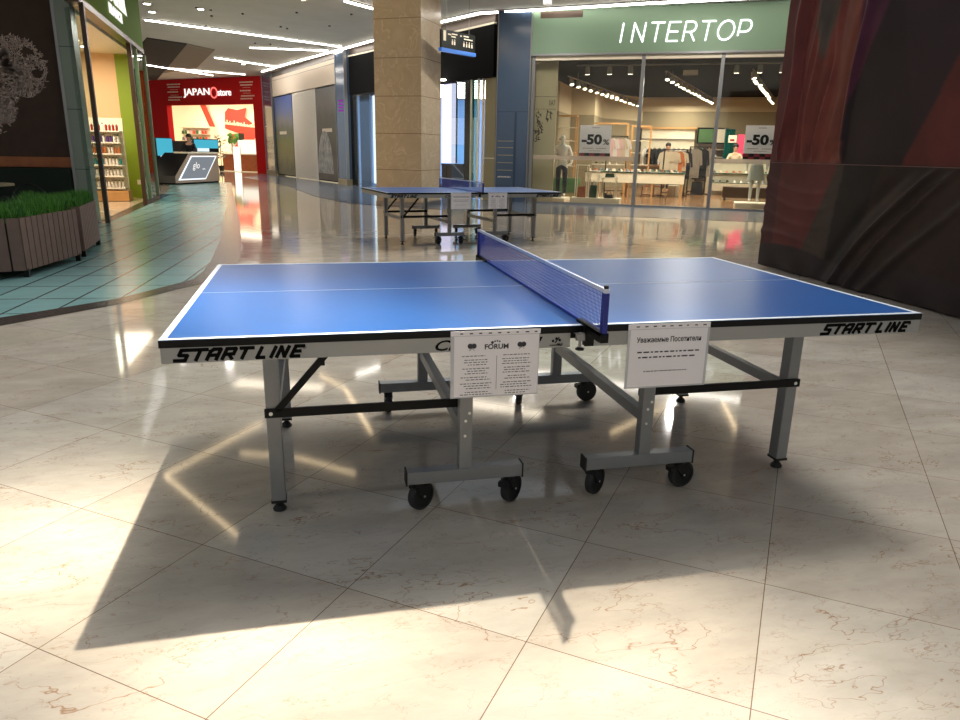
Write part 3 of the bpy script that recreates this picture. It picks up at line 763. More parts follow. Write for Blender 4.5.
def shoe(label, m, loc, rz, group):
    t = thing('shoe', label, 'shoe', loc, rz, group)
    b = MB()
    # upper outline lofted along X
    secs = [(0, .030, .085), (.05, .034, .080), (.10, .036, .06), (.17, .040, .045), (.23, .038, .03), (.265, .02, .018)]
    vs = []; fs = []
    for x, hw, hh in secs: vs += [(x, -hw, .015), (x, -hw * .7, hh), (x, hw * .7, hh), (x, hw, .015)]
    for k in range(len(secs) - 1):
        a = k * 4
        for q in range(3): fs.append((a + q, a + q + 1, a + 4 + q + 1, a + 4 + q))
    fs += [(0, 1, 2, 3), (20, 21, 22, 23)]
    b._new(vs, fs); b.build('upper', m, t)
    b = MB(); b.prism([(-.004, -.032), (.1, -.034), (.2, -.042), (.27, -.02), (.27, .02), (.2, .042), (.1, .034), (-.004, .032)], 0, .018); b.build('sole', 'cloth_white', t)
    return t
class Frame:
    def __init__(s, o, rz): s.o = Vector((o[0], o[1], 0)); s.rz = rz; s.d = Vector((math.cos(rz), math.sin(rz), 0)); s.n = Vector((-math.sin(rz), math.cos(rz), 0))
    def w(s, u, t, z=0): return s.o + s.d * u + s.n * t + Vector((0, 0, z))
    def area(s, name, u, t, z, su, st, p, col=(1, .9, .75)):
        return area(name, s.w(u, t, z), su, st, p, col, s.rz)

# ================================================================= SHOP WITH THE GREEN FASCIA
F = Frame((5.02, 16.67), R(-29.3))
def S(name, mb, m, label=None, cat=None):
    o = mb.build(name, m, None, loc=F.w(0, 0), rot=(0, 0, F.rz)); return struct(o, label, cat)
mat('fascia_green', (112, 138, 114), .55)
tile_mat('shop_floor', (150, 112, 78), (168, 126, 90), 0, 1.2, .2, 0, 0, (110, 80, 54), .004, rough=.14, mott=.3)
b = MB(); b.box(-.6, 9.5, 0.06, 13.5, .0, .012); S('floor', b, 'shop_floor')
b = MB(); b.box(-.8, 9.5, .3, 13.6, 3.72, 3.85); S('ceiling', b, 'black_matte')
b = MB(); b.box(-.8, 9.5, 13.5, 13.6, 0, 3.15); b.mi = 1; b.box(-.8, 9.5, 13.45, 13.6, 3.15, 3.72); S('wall_back', b, ['taupe', 'cream_wall'])
b = MB()
lw = [(-.75, .35), (-.75, 6.0), (-.4, 6.0), (-.4, 8.5), (.5, 8.5), (.5, 11), (1.9, 13.5)]
for (x0, y0), (x1, y1) in zip(lw[:-1], lw[1:]):
    b.mi = 0; b.poly([(x0, y0, 0), (x1, y1, 0), (x1, y1, 2.75), (x0, y0, 2.75)]); b.mi = 1
    b.poly([(x0, y0, 2.75), (x1, y1, 2.75), (x1, y1, 3.30), (x0, y0, 3.30)])
    b.mi = 2; b.poly([(x0, y0, 3.30), (x1, y1, 3.30), (x1, y1, 3.72), (x0, y0, 3.72)])
S('wall_left', b, ['taupe', 'cream_wall', 'cream_wall'])
b = MB(); b.box(9.4, 9.5, .3, 13.5, 0, 3.72); S('wall_right', b, 'taupe')
# fascia board with the shop name
t = thing('shop_fascia', 'pale green fascia board with white illuminated shop name above the big shop window', 'sign', F.w(0, 0, 0), F.rz)
b = MB(); b.box(-.08, 12, -.12, .1, 3.82, CZ - .02); b.build('board', 'fascia_green', t)
b = MB(); b.box(-.08, 12, -.13, -.06, 3.78, 3.83); b.build('lower_trim', 'alu', t)
b = MB(); b.box(.15, 1.25, -.125, -.11, 4.68, 4.84); b.build('vent_grille', 'brown_frame', t)
def strokes(b, paths, x, z, w_, h_, th, y0, y1, shear=.22):
    for pth in paths:
        P = [(x + (px + shear * pz) * w_, z + pz * h_) for px, pz in pth]
        for p, q in zip(P[:-1], P[1:]):
            b.bar((p[0], (y0 + y1) / 2, p[1]), (q[0], (y0 + y1) / 2, q[1]), th, y1 - y0, side=(0, 1, 0))
            b.cyl((q[0], y0, q[1]), (q[0], y1, q[1]), th / 2, seg=8); b.cyl((p[0], y0, p[1]), (p[0], y1, p[1]), th / 2, seg=8)
arc = lambda cx, cz, rx, rz_, a0, a1, n=10: [(cx + rx * math.cos(R(a0 + (a1 - a0) * i / n)), cz + rz_ * math.sin(R(a0 + (a1 - a0) * i / n))) for i in range(n + 1)]
GL = {'I': [[(0, 0), (0, 1)]], 'N': [[(0, 0), (0, 1), (.62, 0), (.62, 1)]], 'T': [[(-.05, 1), (.65, 1)], [(.3, 1), (.3, 0)]],
      'E': [[(.6, 1), (0, 1), (0, 0), (.6, 0)], [(0, .5), (.52, .5)]],
      'R': [[(0, 0), (0, 1), (.32, 1)] + arc(.34, .73, .25, .27, 90, -90, 8) + [(.12, .46)], [(.32, .46), (.62, 0)]],
      'O': [arc(.42, .5, .42, .5, 0, 360, 24)],
      'P': [[(0, .22), (0, 1), (.32, 1)] + arc(.34, .70, .27, .30, 90, -90, 8) + [(.02, .40)]]}
b = MB(); x = 2.24
lay = [('I', .26), ('N', .42), ('T', .38), ('E', .37), ('R', .385), ('T', .36), ('O', .45), ('P', .3)]
tot = sum(q[1] for q in lay)
sc_ = 3.12 / tot
for ch, adv in lay:
    strokes(b, GL[ch], x, 4.07, .44, .43, .036, -.155, -.125, .13); x += adv * sc_
b.build('lettering', 'sign_light', t)
# glazing
t = thing('shop_window', 'tall shop window with two silver posts under the green fascia', 'shop window', F.w(0, 0, 0), F.rz)
for u in (0, 2.85, 4.78, 8.6): MB().box(u - .045, u + .045, -.05, .05, 0, 3.8, .004).build('post', 'alu', t)
MB().box(0, 12, -.04, .05, 3.68, 3.8).build('head_rail', 'cream', t)
MB().box(0, 12, -.04, .04, 0, .045).build('sill', 'alu', t)
for u0, u1 in ((.045, 2.805), (2.895, 4.735), (4.825, 8.55)):
    p_ = MB().box(u0, u1, -.006, .006, .045, 3.68).build('pane', 'shop_glass', t)
m = glass('frosted_band', (225, 215, 200), 1); 
mt = bpy.data.materials.new('frost'); mt.use_nodes = True; t5 = mt.node_tree; t5.nodes.clear()
a1 = N(t5, 'ShaderNodeBsdfTransparent'); a2 = N(t5, 'ShaderNodeBsdfDiffuse'); a2.inputs[0].default_value = (*lin((196, 180, 160)), 1); xx = N(t5, 'ShaderNodeMixShader'); xx.inputs[0].default_value = .55
oo = N(t5, 'ShaderNodeOutputMaterial'); t5.links.new(a1.outputs[0], xx.inputs[1]); t5.links.new(a2.outputs[0], xx.inputs[2]); t5.links.new(xx.outputs[0], oo.inputs[0]); M['frost'] = mt
MB().box(.05, 2.8, -.009, -.007, 1.17, 1.28).build('frosted_stripe', 'frost', t)
MB().box(4.83, 8.5, -.009, -.007, 1.17, 1.28).build('frosted_stripe', 'frost', t)
# blue glazed column beside it
mat('blue_panel', (68, 86, 110), .14, spec=.8); mat('blue_panel_dark', (50, 66, 88), .16)
t = thing('column', 'wide blue glass clad column between the black shop and the green fascia shop', 'column', F.w(-.95, 0, 0), F.rz)
MB().box(0, .87, -.15, .6, 0, CZ).build('cladding', 'blue_panel', t)
MB().box(0, .87, -.155, -.148, 2.38, 2.4).build('joint', 'blue_panel_dark', t)
MB().box(.50, .56, -.156, -.15, 0, 2.38).build('recess', 'blue_panel_dark', t)
for z in (.85, 1.05, 1.25, 1.45, 1.62): MB().box(.04, .48, -.154, -.1505, z, z + .018).build('etched_line', 'taupe', t)
b = MB()
for k in range(14): b.box(.06 + .027 * k, .078 + .027 * k, -.154, -.1505, .66 + .01 * (k % 2), .68 + .012 * (k % 3))
b.build('small_print', 'cream', t)
for x in (-.03, .87): MB().box(x, x + .03, -.16, .1, 0, CZ).build('edge_trim', 'alu', t)

# sale posters hung behind the glass
def sale(u, w_, z0, z1, label):
    t = thing('sale_poster', label, 'poster', F.w(u, .10, 0), F.rz)
    MB().box(0, w_, 0, .008, z0, z1).build('board', 'poster_white', t)
    text('-50', .05, -.003, z0 + .30 * (z1 - z0) + .0, 'ink_black', t, bold=.0045, width=w_ * .66, height=(z1 - z0) * .38)
    text('%', .05 + w_ * .69, -.003, z0 + .30 * (z1 - z0), 'ink_black', t, bold=0.0022, width=w_ * .20, height=(z1 - z0) * .20)
    b = MB()
    for a, e in ((.1, .44), (.54, .86)): b.box(a * w_, e * w_, -.003, 0, z0 + .16 * (z1 - z0), z0 + .18 * (z1 - z0))
    b.box(.38 * w_, .62 * w_, -.003, 0, z1 - .07, z1 - .055); b.box(.3 * w_, .7 * w_, -.003, 0, z0 + .05, z0 + .06); b.build('small_print', 'taupe', t)
    b = MB(); b2 = MB(); n = 6
    for k in range(n):
        for r_ in range(2):
            (b if (k // 1 + r_) % 2 else b2).box(w_ * k / n, w_ * (k + 1) / n, 0, .006, z0 - .08 * (r_ + 1), z0 - .08 * r_)
    b.build('chequered_strip', 'ink_black', t); b2.build('chequered_strip', 'check_red', t)
sale(1.31, .83, 1.36, 2.07, 'white -50% sale poster in the left pane of the big shop window')
sale(5.50, .80, 1.42, 2.10, 'white -50% sale poster in the right pane beside the dark banner')
# mural panel at the left of the window
t = thing('mural_board', 'cream display panel with dark leaf drawings at the left end of the shop window', 'panel', F.w(-.03, .32, 0), F.rz)
MB().box(0, .62, 0, .05, 0, 3.70).build('board', 'cream_wall', t)
MB().box(0, .62, -.003, 0, 2.80, 2.81).build('joint', 'brown_frame', t); MB().box(0, .62, -.003, 0, 2.48, 2.49).build('joint', 'brown_frame', t)
text('EA7', .42, -.004, 2.58, 'ink_black', t, width=.16, height=.13)
b = MB(); rr = random.Random(4)
for (cx, cz) in ((.12, 2.25), (.42, 2.3), (.18, 2.0), (.1, 1.8)):
    for k in range(16):
        a = rr.random() * 6.28; l_ = .04 + rr.random() * .10; px, pz = cx + rr.uniform(-.06, .06), cz + rr.uniform(-.14, .14)
        b.bar((px, -.004, pz), (px + math.cos(a) * l_ * .6, -.004, pz + math.sin(a) * l_), .024, .003, side=(0, 1, 0))
b.build('leaf_drawing', 'brown_frame', t)

# display mannequins and goods by the glass
figure('white headed mannequin in black and white clothes at the left end of the shop window', F.w(.62, 1.45, .1), F.rz, 'mannequin_white', 'cloth_white', 'cloth_black', hair=None, cat='mannequin', name='mannequin', arms=((.26, -.05, .95), (-.26, -.05, .95)))
figure('dark jacket mannequin standing closest to the blue column in the shop window', F.w(.10, 1.05, .1), F.rz + .3, 'cloth_black', 'cloth_navy', 'cloth_black', hair=None, cat='mannequin', name='mannequin', arms=((.26, -.05, .95), (-.26, -.05, .95)))
t = thing('plinth', 'low cream plinth under the two mannequins at the left end of the window', 'plinth', F.w(-.1, .75, 0), F.rz); MB().box(0, .95, 0, 1.0, .012, .1).build('block', 'cream', t)
figure('white mannequin with pale grey shorts behind the right sale poster', F.w(5.98, 1.6, .12), F.rz, 'mannequin_white', 'mannequin_white', None, hair=None, cat='mannequin', name='mannequin', arms=((.26, -.05, .95), (-.26, -.05, .95)), skirt='skirt_grey')
t = thing('plinth', 'low cream plinth under the white mannequin beside the dark banner', 'plinth', F.w(5.5, 1.1, 0), F.rz); MB().box(0, 1.0, 0, .95, .012, .12).build('block', 'cream', t)

# white tube stand with bags
t = thing('display_stand', 'low cream display plinth with white tube shelves near the left sale poster', 'display stand', F.w(1.05, .5, 0), F.rz)
MB().box(0, 1.38, 0, .6, .012, .15).build('base', 'cream', t)
for x0, x1, zt in ((.12, .44, 1.02), (.50, .74, .86), (.86, 1.24, .70)):
    b = MB()
    for x in (x0, x1):
        for y in (.12, .45): b.box(x - .012, x + .012, y - .012, y + .012, .15, zt)
    b.build('tube_frame', 'cream', t); MB().box(x0 - .02, x1 + .02, .1, .47, zt, zt + .02).build('shelf', 'cream', t)
def bag(label, m, loc, rz, w=.3, h=.24, group=None):
    t = thing('handbag', label, 'bag', loc, rz, group)
    MB().xzprism([(-w / 2, 0), (w / 2, 0), (w * .42, h), (-w * .42, h)], -.06, .06).build('bag_body', m, t)
    b = MB()
    P = [(-w * .25 + w * .5 * i / 8, h + .12 * math.sin(math.pi * i / 8)) for i in range(9)]
    for p, q in zip(P[:-1], P[1:]): b.bar((p[0], 0, p[1]), (q[0], 0, q[1]), .012, .012, side=(0, 1, 0))
    b.build('handle', m, t)
bag('brown bag standing inside the first white tube shelf', 'wood_red', F.w(1.33, .78, .151), F.rz, .24, .3)
bag('dark green bag standing inside the middle white tube shelf', 'dark_green', F.w(1.67, .78, .151), F.rz, .22, .34)
bag('small dark green bag on top of the lowest white tube shelf', 'dark_green', F.w(2.1, .78, .721), F.rz, .26, .10)
bag('small dark bag standing under the lowest white tube shelf', 'cloth_black', F.w(2.1, .78, .151), F.rz, .26, .10)

# shelves against the left wall
def wood_shelf(label, u, t_, w_, h_, shelves, d=.4, z0=.012):
    t = thing('shelf_unit', label, 'shelf', F.w(u, t_, 0), F.rz)
    b = MB()
    for x in (0, w_):
        for y in (0, d): b.box(x - .02, x + .02, y - .02, y + .02, z0, h_)
    for y in (0, d): b.box(0, w_, y - .02, y + .02, h_ - .04, h_)
    for x in (0, w_): b.box(x - .018, x + .018, 0, d, h_ - .04, h_)
    b.build('frame', 'wood_light', t)
    for z in shelves: MB().box(.02, w_ - .02, .02, d - .02, z, z + .025).build('shelf', 'cream', t)
    return t
t = thing('plinth', 'green display plinth in front of the wooden shelf near the far table', 'plinth', F.w(-.55, 5.9, 0), F.rz); MB().box(0, .95, 0, .7, .012, .50).build('block', 'plinth_green', t)
wood_shelf('wooden open shelf of shoes standing on the green plinth', -.5, 6.05, .72, 2.62, (.9, 1.35, 1.75, 2.2), z0=.51)
wood_shelf('wide wooden shelf frame behind the left sale poster', .45, 8.6, 1.3, 2.48, (.5, .95, 1.4, 1.85))
wood_shelf('wooden shelf frame beside the first silver post', 1.85, 9.4, .7, 2.42, (.5, .95, 1.4, 1.85))
cols = ['cloth_white', 'cloth_black', 'cloth_beige', 'wood_red', 'cloth_grey', 'dark_green']
k = 0
def put_shoes(places, label, group):
    global k
    for (u, t_, z) in places:
        shoe(label, cols[rnd.randrange(6)], F.w(u, t_, z), F.rz + R(-80 + rnd.uniform(-15, 15)), group); k += 1
put_shoes([(-.38 + .19 * i, 6.4, z) for z in (.926, 1.376, 1.776) for i in range(3)], 'shoe on the wooden shelf standing on the green plinth', 'shoes on the shelf over the green plinth')
put_shoes([(.6 + .26 * i, 8.9, z) for z in (.976, 1.426) for i in range(4)], 'shoe on the wide wooden shelf behind the left sale poster', 'shoes on the wide wooden shelf')

# pink clothes between poster and post
def rack(label, u, t_, w_, h_, rz=0):
    t = thing('clothes_rail', label, 'clothes rail', F.w(u, t_, 0), F.rz + rz)
    b = MB()
    for x in (-w_ / 2, w_ / 2): b.box(x - .015, x + .015, -.015, .015, .012, h_); b.box(x - .015, x + .015, -.25, .25, .012, .04)
    b.box(-w_ / 2, w_ / 2, -.012, .012, h_ - .03, h_); b.box(-w_ / 2, w_ / 2, -.01, .01, .10, .13); b.build('rail_frame', 'black_metal', t)
rack('black clothes rail with pale pink tops right of the left sale poster', 1.68, 6.0, .75, 1.95, R(30))
for i in range(5): garment('pale pink and white top hanging right of the left sale poster', ['cloth_pink', 'cloth_white', 'cloth_pink', 'cloth_beige', 'cloth_white'][i], F.w(1.40 + .13 * i, 5.85 + .075 * i, 1.87), F.rz + R(8), .42, .62, group='pink tops beside the poster')

# centre table
t = thing('display_table', 'long cream display table with green top in the middle of the shop', 'table', F.w(.85, 4.5, 0), F.rz)
MB().box(0, 3.2, 0, 1.0, .76, .80).build('tabletop', 'dark_green', t)
MB().box(0.02, 3.18, .02, .98, .45, .76).build('apron', 'cream', t)
for x in (.5, 1.3, 2.2, 3.1):
    for y in (.06, .92): MB().box(x - .03, x + .03, y - .03, y + .03, .012, .45).build('leg', 'wood_light', t)
put_shoes([(1.0 + .2 * i, 4.72, .80) for i in range(15)] + [(1.1 + .2 * i, 5.15, .80) for i in range(14)], 'small shoe laid out on the long green topped table', 'shoes on the long table')
t = thing('stacking_box', 'stack of open red wood display cubes right of the first silver post', 'display cubes', F.w(2.62, 6.0, 0), F.rz)
for i, (x, z, w_) in enumerate(((0, .012, .34), (.34, .012, .34), (.12, .31, .30), (.40, .31, .30))):
    b = MB(); b.box(x, x + w_, 0, .35, z, z + .02); b.box(x, x + w_, 0, .35, z + .27, z + .29); b.box(x, x + .02, 0, .35, z + .02, z + .27); b.box(x + w_ - .02, x + w_, 0, .35, z + .02, z + .27); b.build('cube', 'wood_red', t)
# centre rails
rack('black clothes rail with beige shirts in the middle of the shop window view', 3.66, 6.0, .85, 1.55, R(30))
gm = [('cloth_beige', .60), ('cloth_beige', .62), ('cloth_beige', .64), ('cloth_orange', .86), ('cloth_beige', .64), ('cloth_black', .9)]
for i, (mm_, hh) in enumerate(gm):
    nm = {'cloth_beige': 'beige shirt', 'cloth_orange': 'orange garment', 'cloth_black': 'black jacket'}[mm_]
    garment('%s hanging on the middle clothes rail' % nm, mm_, F.w(3.34 + .13 * i, 5.82 + .075 * i, 1.47), F.rz + R(8), .42, hh, group='%ss on the middle rail' % nm)
t = thing('carton', 'pale carton standing under the middle clothes rail', 'box', F.w(3.5, 5.4, 0), F.rz); MB().box(0, .48, .35, .65, .012, .36).build('box_body', 'cream', t); MB().box(.22, .26, .345, .352, .012, .36).build('tape', 'cloth_beige', t)
rack('black clothes rail with grey coats left of the second silver post', 4.40, 7.6, .7, 1.66, R(32))
for i, (mm_, hh) in enumerate((('cloth_greige', .9), ('cloth_greige', 1.0), ('cloth_black', 1.05), ('cloth_black', 1.0), ('cloth_greige', .95))):
    nm = 'grey coat' if 'greige' in mm_ else 'black coat'
    garment('%s hanging on the rail left of the second silver post' % nm, mm_, F.w(4.17 + .12 * i, 7.45 + .075 * i, 1.58), F.rz + R(10), .44, hh, 'coat', 'coat', '%ss left of the second post' % nm)
bag('large black bag on the floor under the grey coats', 'cloth_black', F.w(4.45, 7.1, .012), F.rz, .42, .45)
# back wall unit
t = thing('wall_shelf', 'cream wall unit with a wooden rail on the back wall of the shop', 'shelf', F.w(1.95, 13.05, 0), F.rz)
MB().box(0, 2.2, .1, .4, .9, 2.42).build('back_panel', 'cream', t); MB().box(-.05, 2.25, 0, .42, 2.42, 2.5).build('top_rail', 'wood_light', t)
MB().box(0, 2.2, 0, .4, .85, .9).build('shelf', 'wood_light', t); MB().box(0, 2.2, .02, .12, 2.0, 2.03).build('hanging_rail', 'alu', t)
for i, (mm_) in enumerate(('cloth_white', 'cloth_black', 'cloth_black', 'cloth_black', 'cloth_navy', 'cloth_greige', 'cloth_greige', 'cloth_white', 'cloth_white')):
    nm = {'cloth_white': 'white', 'cloth_black': 'black', 'cloth_navy': 'navy', 'cloth_greige': 'grey'}[mm_]
    garment('%s top hanging on the back wall unit of the shop' % nm, mm_, F.w(2.15 + .2 * i, 12.9, 1.62), F.rz + R(62), .46, .66, group='%s tops on the back wall' % nm)
figure('person with dark hair and light grey top standing behind the middle clothes rail', F.w(3.27, 9.0, 0), F.rz, 'skin', 'cloth_grey', 'cloth_black')
figure('person with black hair and beige top standing by the right counter under the pink poster', F.w(5.68, 9.0, .0), F.rz, 'skin', 'cloth_beige', 'cloth_black')
t = thing('wall_poster', 'dark framed green landscape picture on the back wall left of the teal curtain', 'picture', F.w(4.25, 13.3, 0), F.rz)
MB().box(0, 1.25, 0, .06, 1.85, 2.5).build('frame', 'black_matte', t); MB().box(.05, .95, -.01, 0, 1.9, 2.44).build('picture', 'plinth_green', t); MB().box(.8, 1.2, -.015, -.002, 1.9, 2.44).build('picture', 'cream', t)
t = thing('shoe_wall', 'dark shoe wall below the green picture at the back of the shop', 'shelf', F.w(4.3, 13.2, 0), F.rz)
MB().box(0, 1.1, 0, .25, .3, 1.84).build('back_panel', 'brown_frame', t)
for z in (.6, .95, 1.3, 1.6): MB().box(0, 1.1, -.22, 0, z, z + .02).build('shelf', 'cream', t)
put_shoes([(4.45 + .3 * i, 13.15, z) for z in (.62, .97, 1.32, 1.62) for i in range(3)], 'white or dark shoe on the dark shoe wall at the back', 'shoes on the dark shoe wall')
t = thing('curtain', 'teal curtain hanging right of the second silver post at the back', 'curtain', F.w(5.35, 12.6, 0), F.rz)
b = MB(); pts = [(.40 * i / 24, .03 * math.sin(i * 1.6)) for i in range(25)]; mat('teal_cloth', (20, 112, 104), .7)
b.prism(pts + [(x, y + .02) for x, y in pts[::-1]], .5, 2.42); b.build('drape', 'teal_cloth', t); MB().cyl((-.05, 0, 2.44), (.45, 0, 2.44), .015).build('rod', 'alu', t)
mat('hot_pink', (226, 66, 104), .6, emit=(226, 66, 104), es=.25)
t = thing('wall_poster', 'hot pink advertising panel partly behind the right sale poster', 'poster', F.w(5.75, 10.0, 0), F.rz); MB().box(0, .7, 0, .03, 1.3, 2.15).build('panel', 'hot_pink', t)
t = thing('wall_poster', 'small white and red notice left of the hot pink panel', 'poster', F.w(5.42, 10.0, 0), F.rz); MB().box(0, .3, 0, .03, 1.85, 2.12).build('panel', 'cream', t); MB().box(.06, .22, -.004, 0, 1.9, 1.98).build('print', 'check_red', t)
# right counter
t = thing('shop_counter', 'long cream counter with green shelf edges at the right of the shop', 'counter', F.w(4.85, 7.5, 0), F.rz)
MB().box(0, 2.6, 0, .8, .16, .42).build('lower_body', 'cream', t); MB().box(0, 2.6, .1, .8, .42, .44).build('shelf', 'dark_green', t)
MB().box(0, 2.6, .45, .8, .44, .74).build('upper_body', 'cream', t); MB().box(0, 2.6, .3, .8, .74, .765).build('shelf', 'dark_green', t)
MB().box(.6, 2.6, .1, .7, .012, .16).build('base', 'brown_frame', t)
t2 = thing('shop_counter', 'upper cream counter where the person in beige stands', 'counter', F.w(4.75, 8.45, 0), F.rz); MB().box(0, 2.4, -.05, .12, .012, 1.16).build('body', 'cream', t2); MB().box(-.04, 2.44, -.08, .15, 1.16, 1.26).build('worktop', 'cream', t2)
put_shoes([(4.98 + .24 * i, 7.85, .444) for i in range(9)] + [(4.98 + .22 * i, 8.12, .766) for i in range(10)], 'shoe on the shelves of the right cream counter', 'shoes on the right counter')
t = thing('bench', 'dark upholstered bench in front of the right cream counter', 'bench', F.w(5.25, 4.6, 0), F.rz); MB().box(0, 1.5, 0, .5, .08, .42, .02).build('seat', 'brown_frame', t)
for x in (.08, 1.42): MB().box(x - .03, x + .03, .05, .45, .012, .08).build('foot', 'black_metal', t)

# track lights
def spotlamp(parent, p, dirv, big=1.0):
    p = Vector(p); d = Vector(dirv).normalized()
    b = MB(); b.bar(p, p + Vector((0, 0, -.09)), .02, .02); b.cyl(p + Vector((0, 0, -.10)) - d * .07 * big, p + Vector((0, 0, -.10)) + d * .09 * big, .05 * big, .06 * big, seg=12)
    h = b.build('spot_head', 'track_white', parent)
    b = MB(); b.cyl(p + Vector((0, 0, -.10)) + d * .091 * big, p + Vector((0, 0, -.10)) + d * .096 * big, .05 * big, seg=12); b.build('lens', 'spot_lens', h)
mat('track_white', (170, 160, 146), .5); glow('spot_lens', (255, 240, 210), 14)
def track(label, u0, t0, u1, t1, n, z=3.55, dirv=(0, -.35, -1)):
    t = thing('track_light', label, 'track light', F.w(0, 0, 0), F.rz)
    b = MB(); b.bar((u0, t0, z + .10), (u1, t1, z + .10), .04, .03, side=(0, 0, 1))
    for q in (.1, .9): b.bar((u0 + (u1 - u0) * q, t0 + (t1 - t0) * q, z + .10), (u0 + (u1 - u0) * q, t0 + (t1 - t0) * q, 3.72), .012, .012)
    b.build('rail', 'track_white', t)
    for i in range(n):
        q = (i + .5) / n; spotlamp(t, (u0 + (u1 - u0) * q, t0 + (t1 - t0) * q, z + .09), (dirv[0] + rnd.uniform(-.3, .3), dirv[1] + rnd.uniform(-.2, .2), dirv[2]), 1.15)
track('left ceiling track of spot lamps running back into the shop', .5, 2.4, 1.75, 12.8, 14, z=3.42)
track('middle ceiling track of spot lamps between the two silver posts', 3.3, 2.2, 4.75, 12.8, 14, z=3.52)
track('right ceiling track of spot lamps near the dark banner', 5.6, 2.0, 7.1, 12.8, 14, z=3.52)
t = thing('track_light', 'row of spot lamps just inside the top of the shop window', 'track light', F.w(0, 0, 0), F.rz)
MB().box(1.0, 8.4, .83, .87, 3.62, 3.66).build('rail', 'track_white', t)
for u in (1.3, 1.9, 2.45, 5.15, 5.72, 6.25, 6.9): spotlamp(t, (u, .85, 3.62), (0, .15, -1), 1.2)
t = thing('track_light', 'thin light track along the back wall of the shop', 'track light', F.w(0, 0, 0), F.rz); MB().box(2.1, 8.6, 12.9, 12.95, 3.6, 3.64).build('rail', 'track_white', t)
t = thing('ceiling_sign', 'small pale rectangular panel hanging from the black shop ceiling', 'sign', F.w(3.75, 3.0, 3.58), F.rz); MB().box(0, .42, 0, .03, 0, .16).build('panel', 'cream', t); MB().box(.2, .21, .01, .02, .16, .14 + .0).build('rod', 'alu', t)
for u, q in ((1.6, 3), (3.9, 3), (6.2, 3), (1.8, 8), (4.2, 8), (6.6, 8), (3.6, 12)): F.area('shop_lamp', u, q, 3.40, 1.4, 2.0, 190)

# ================================================================= BLACK FRONTED SHOP behind the pillar
B0 = Vector((.45, 26.8)); B1 = Vector((4.15, 17.2)); bd = (B1 - B0)
G = Frame((B0.x, B0.y), math.atan2(bd.y, bd.x)); LB = bd.length   # 10.29
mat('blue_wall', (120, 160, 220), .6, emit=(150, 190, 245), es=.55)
mat('black_gloss', (14, 14, 16), .25); mat('beige_stone', (150, 138, 104), .4)
t = thing('shop_fascia', 'black fascia of the dark shop between the two blue columns, passing behind the pillar', 'sign', G.w(0, 0), G.rz)
MB().box(.1, LB - .12, -.05, .2, 3.3, 4.66).build('board', 'black_matte', t)
MB().box(.1, LB - .12, -.07, .02, 4.62, 4.67).build('upper_trim', 'cream', t); MB().box(.1, LB - .12, -.02, .2, 4.67, CZ - .01).build('upper_board', 'brown_frame', t)
t = thing('shop_window', 'glass front with black posts of the dark shop behind the marble pillar', 'shop window', G.w(0, 0), G.rz)
for u0, u1 in ((.1, .95), (8.72, 9.0)): MB().box(u0, u1, -.03, .12, 0, 3.3).build('post', 'black_gloss', t)
for u0, u1 in ((9.0, 9.05), (9.36, 9.40), (9.60, 9.64)): MB().box(u0, u1, -.02, .05, 0, 3.3).build('frame', 'cream', t)
MB().box(9.05, 9.36, .0, .012, .02, 3.3).build('pane', 'green_glass', t); MB().box(.95, 7.3, -.03, -.018, .02, 3.3).build('pane', 'clear_glass', t)
MB().box(7.95, 8.72, .0, .012, .02, 3.3).build('pane', 'clear_glass', t)
t = thing('column', 'narrow olive stone pier next to the wide blue column', 'column', G.w(9.64, .06), G.rz); MB().box(0, .52, 0, .3, 0, 3.3).build('shaft', 'beige_stone', t); MB().box(0, .52, -.01, 0, 1.15, 1.18).build('joint', 'cream', t)
t = thing('light_panel', 'bright white lit wall panel of the dark shop left of the pillar', 'light panel', G.w(1.85, .35), G.rz); MB().box(-.05, 1.4, .05, .12, .08, 3.28).build('frame', 'blue_wall', t); MB().box(0, 1.35, 0, .05, .12, 3.24).build('diffuser', 'led_white_panel', t)
t = thing('wall_panel', 'blue glossy wall panel left of the bright white lit panel', 'panel', G.w(.95, .25), G.rz); MB().box(0, .85, 0, .06, 0, 3.28).build('panel', 'blue_wall2', t) if 'blue_wall2' in M else MB().box(0, .85, 0, .06, 0, 3.28).build('panel', mat('blue_wall2', (70, 104, 160), .3), t)
t = thing('light_panel', 'bright pinkish white lit panel right of the marble pillar', 'light panel', G.w(7.2, .10), G.rz); MB().box(0, .74, 0, .06, .98, 3.28).build('diffuser', glow('pinkish_panel', (226, 222, 250), 1.6), t); MB().box(0, .74, .06, .12, .98, 3.3).build('frame', 'black_gloss', t)
t = thing('cabinet', 'dark brown low cabinet right of the marble pillar base', 'cabinet', G.w(7.25, .08), G.rz); MB().box(0, .62, 0, .5, .02, .92).build('body', 'brown_frame', t); MB().box(-.01, .63, -.02, .5, .92, .96).build('worktop', 'black_gloss', t); MB().box(.3, .31, -.008, 0, .05, .9).build('door_gap', 'black_gloss', t)
def SG(name, mb, m): return struct(mb.build(name, m, None, loc=G.w(0, 0), rot=(0, 0, G.rz)))
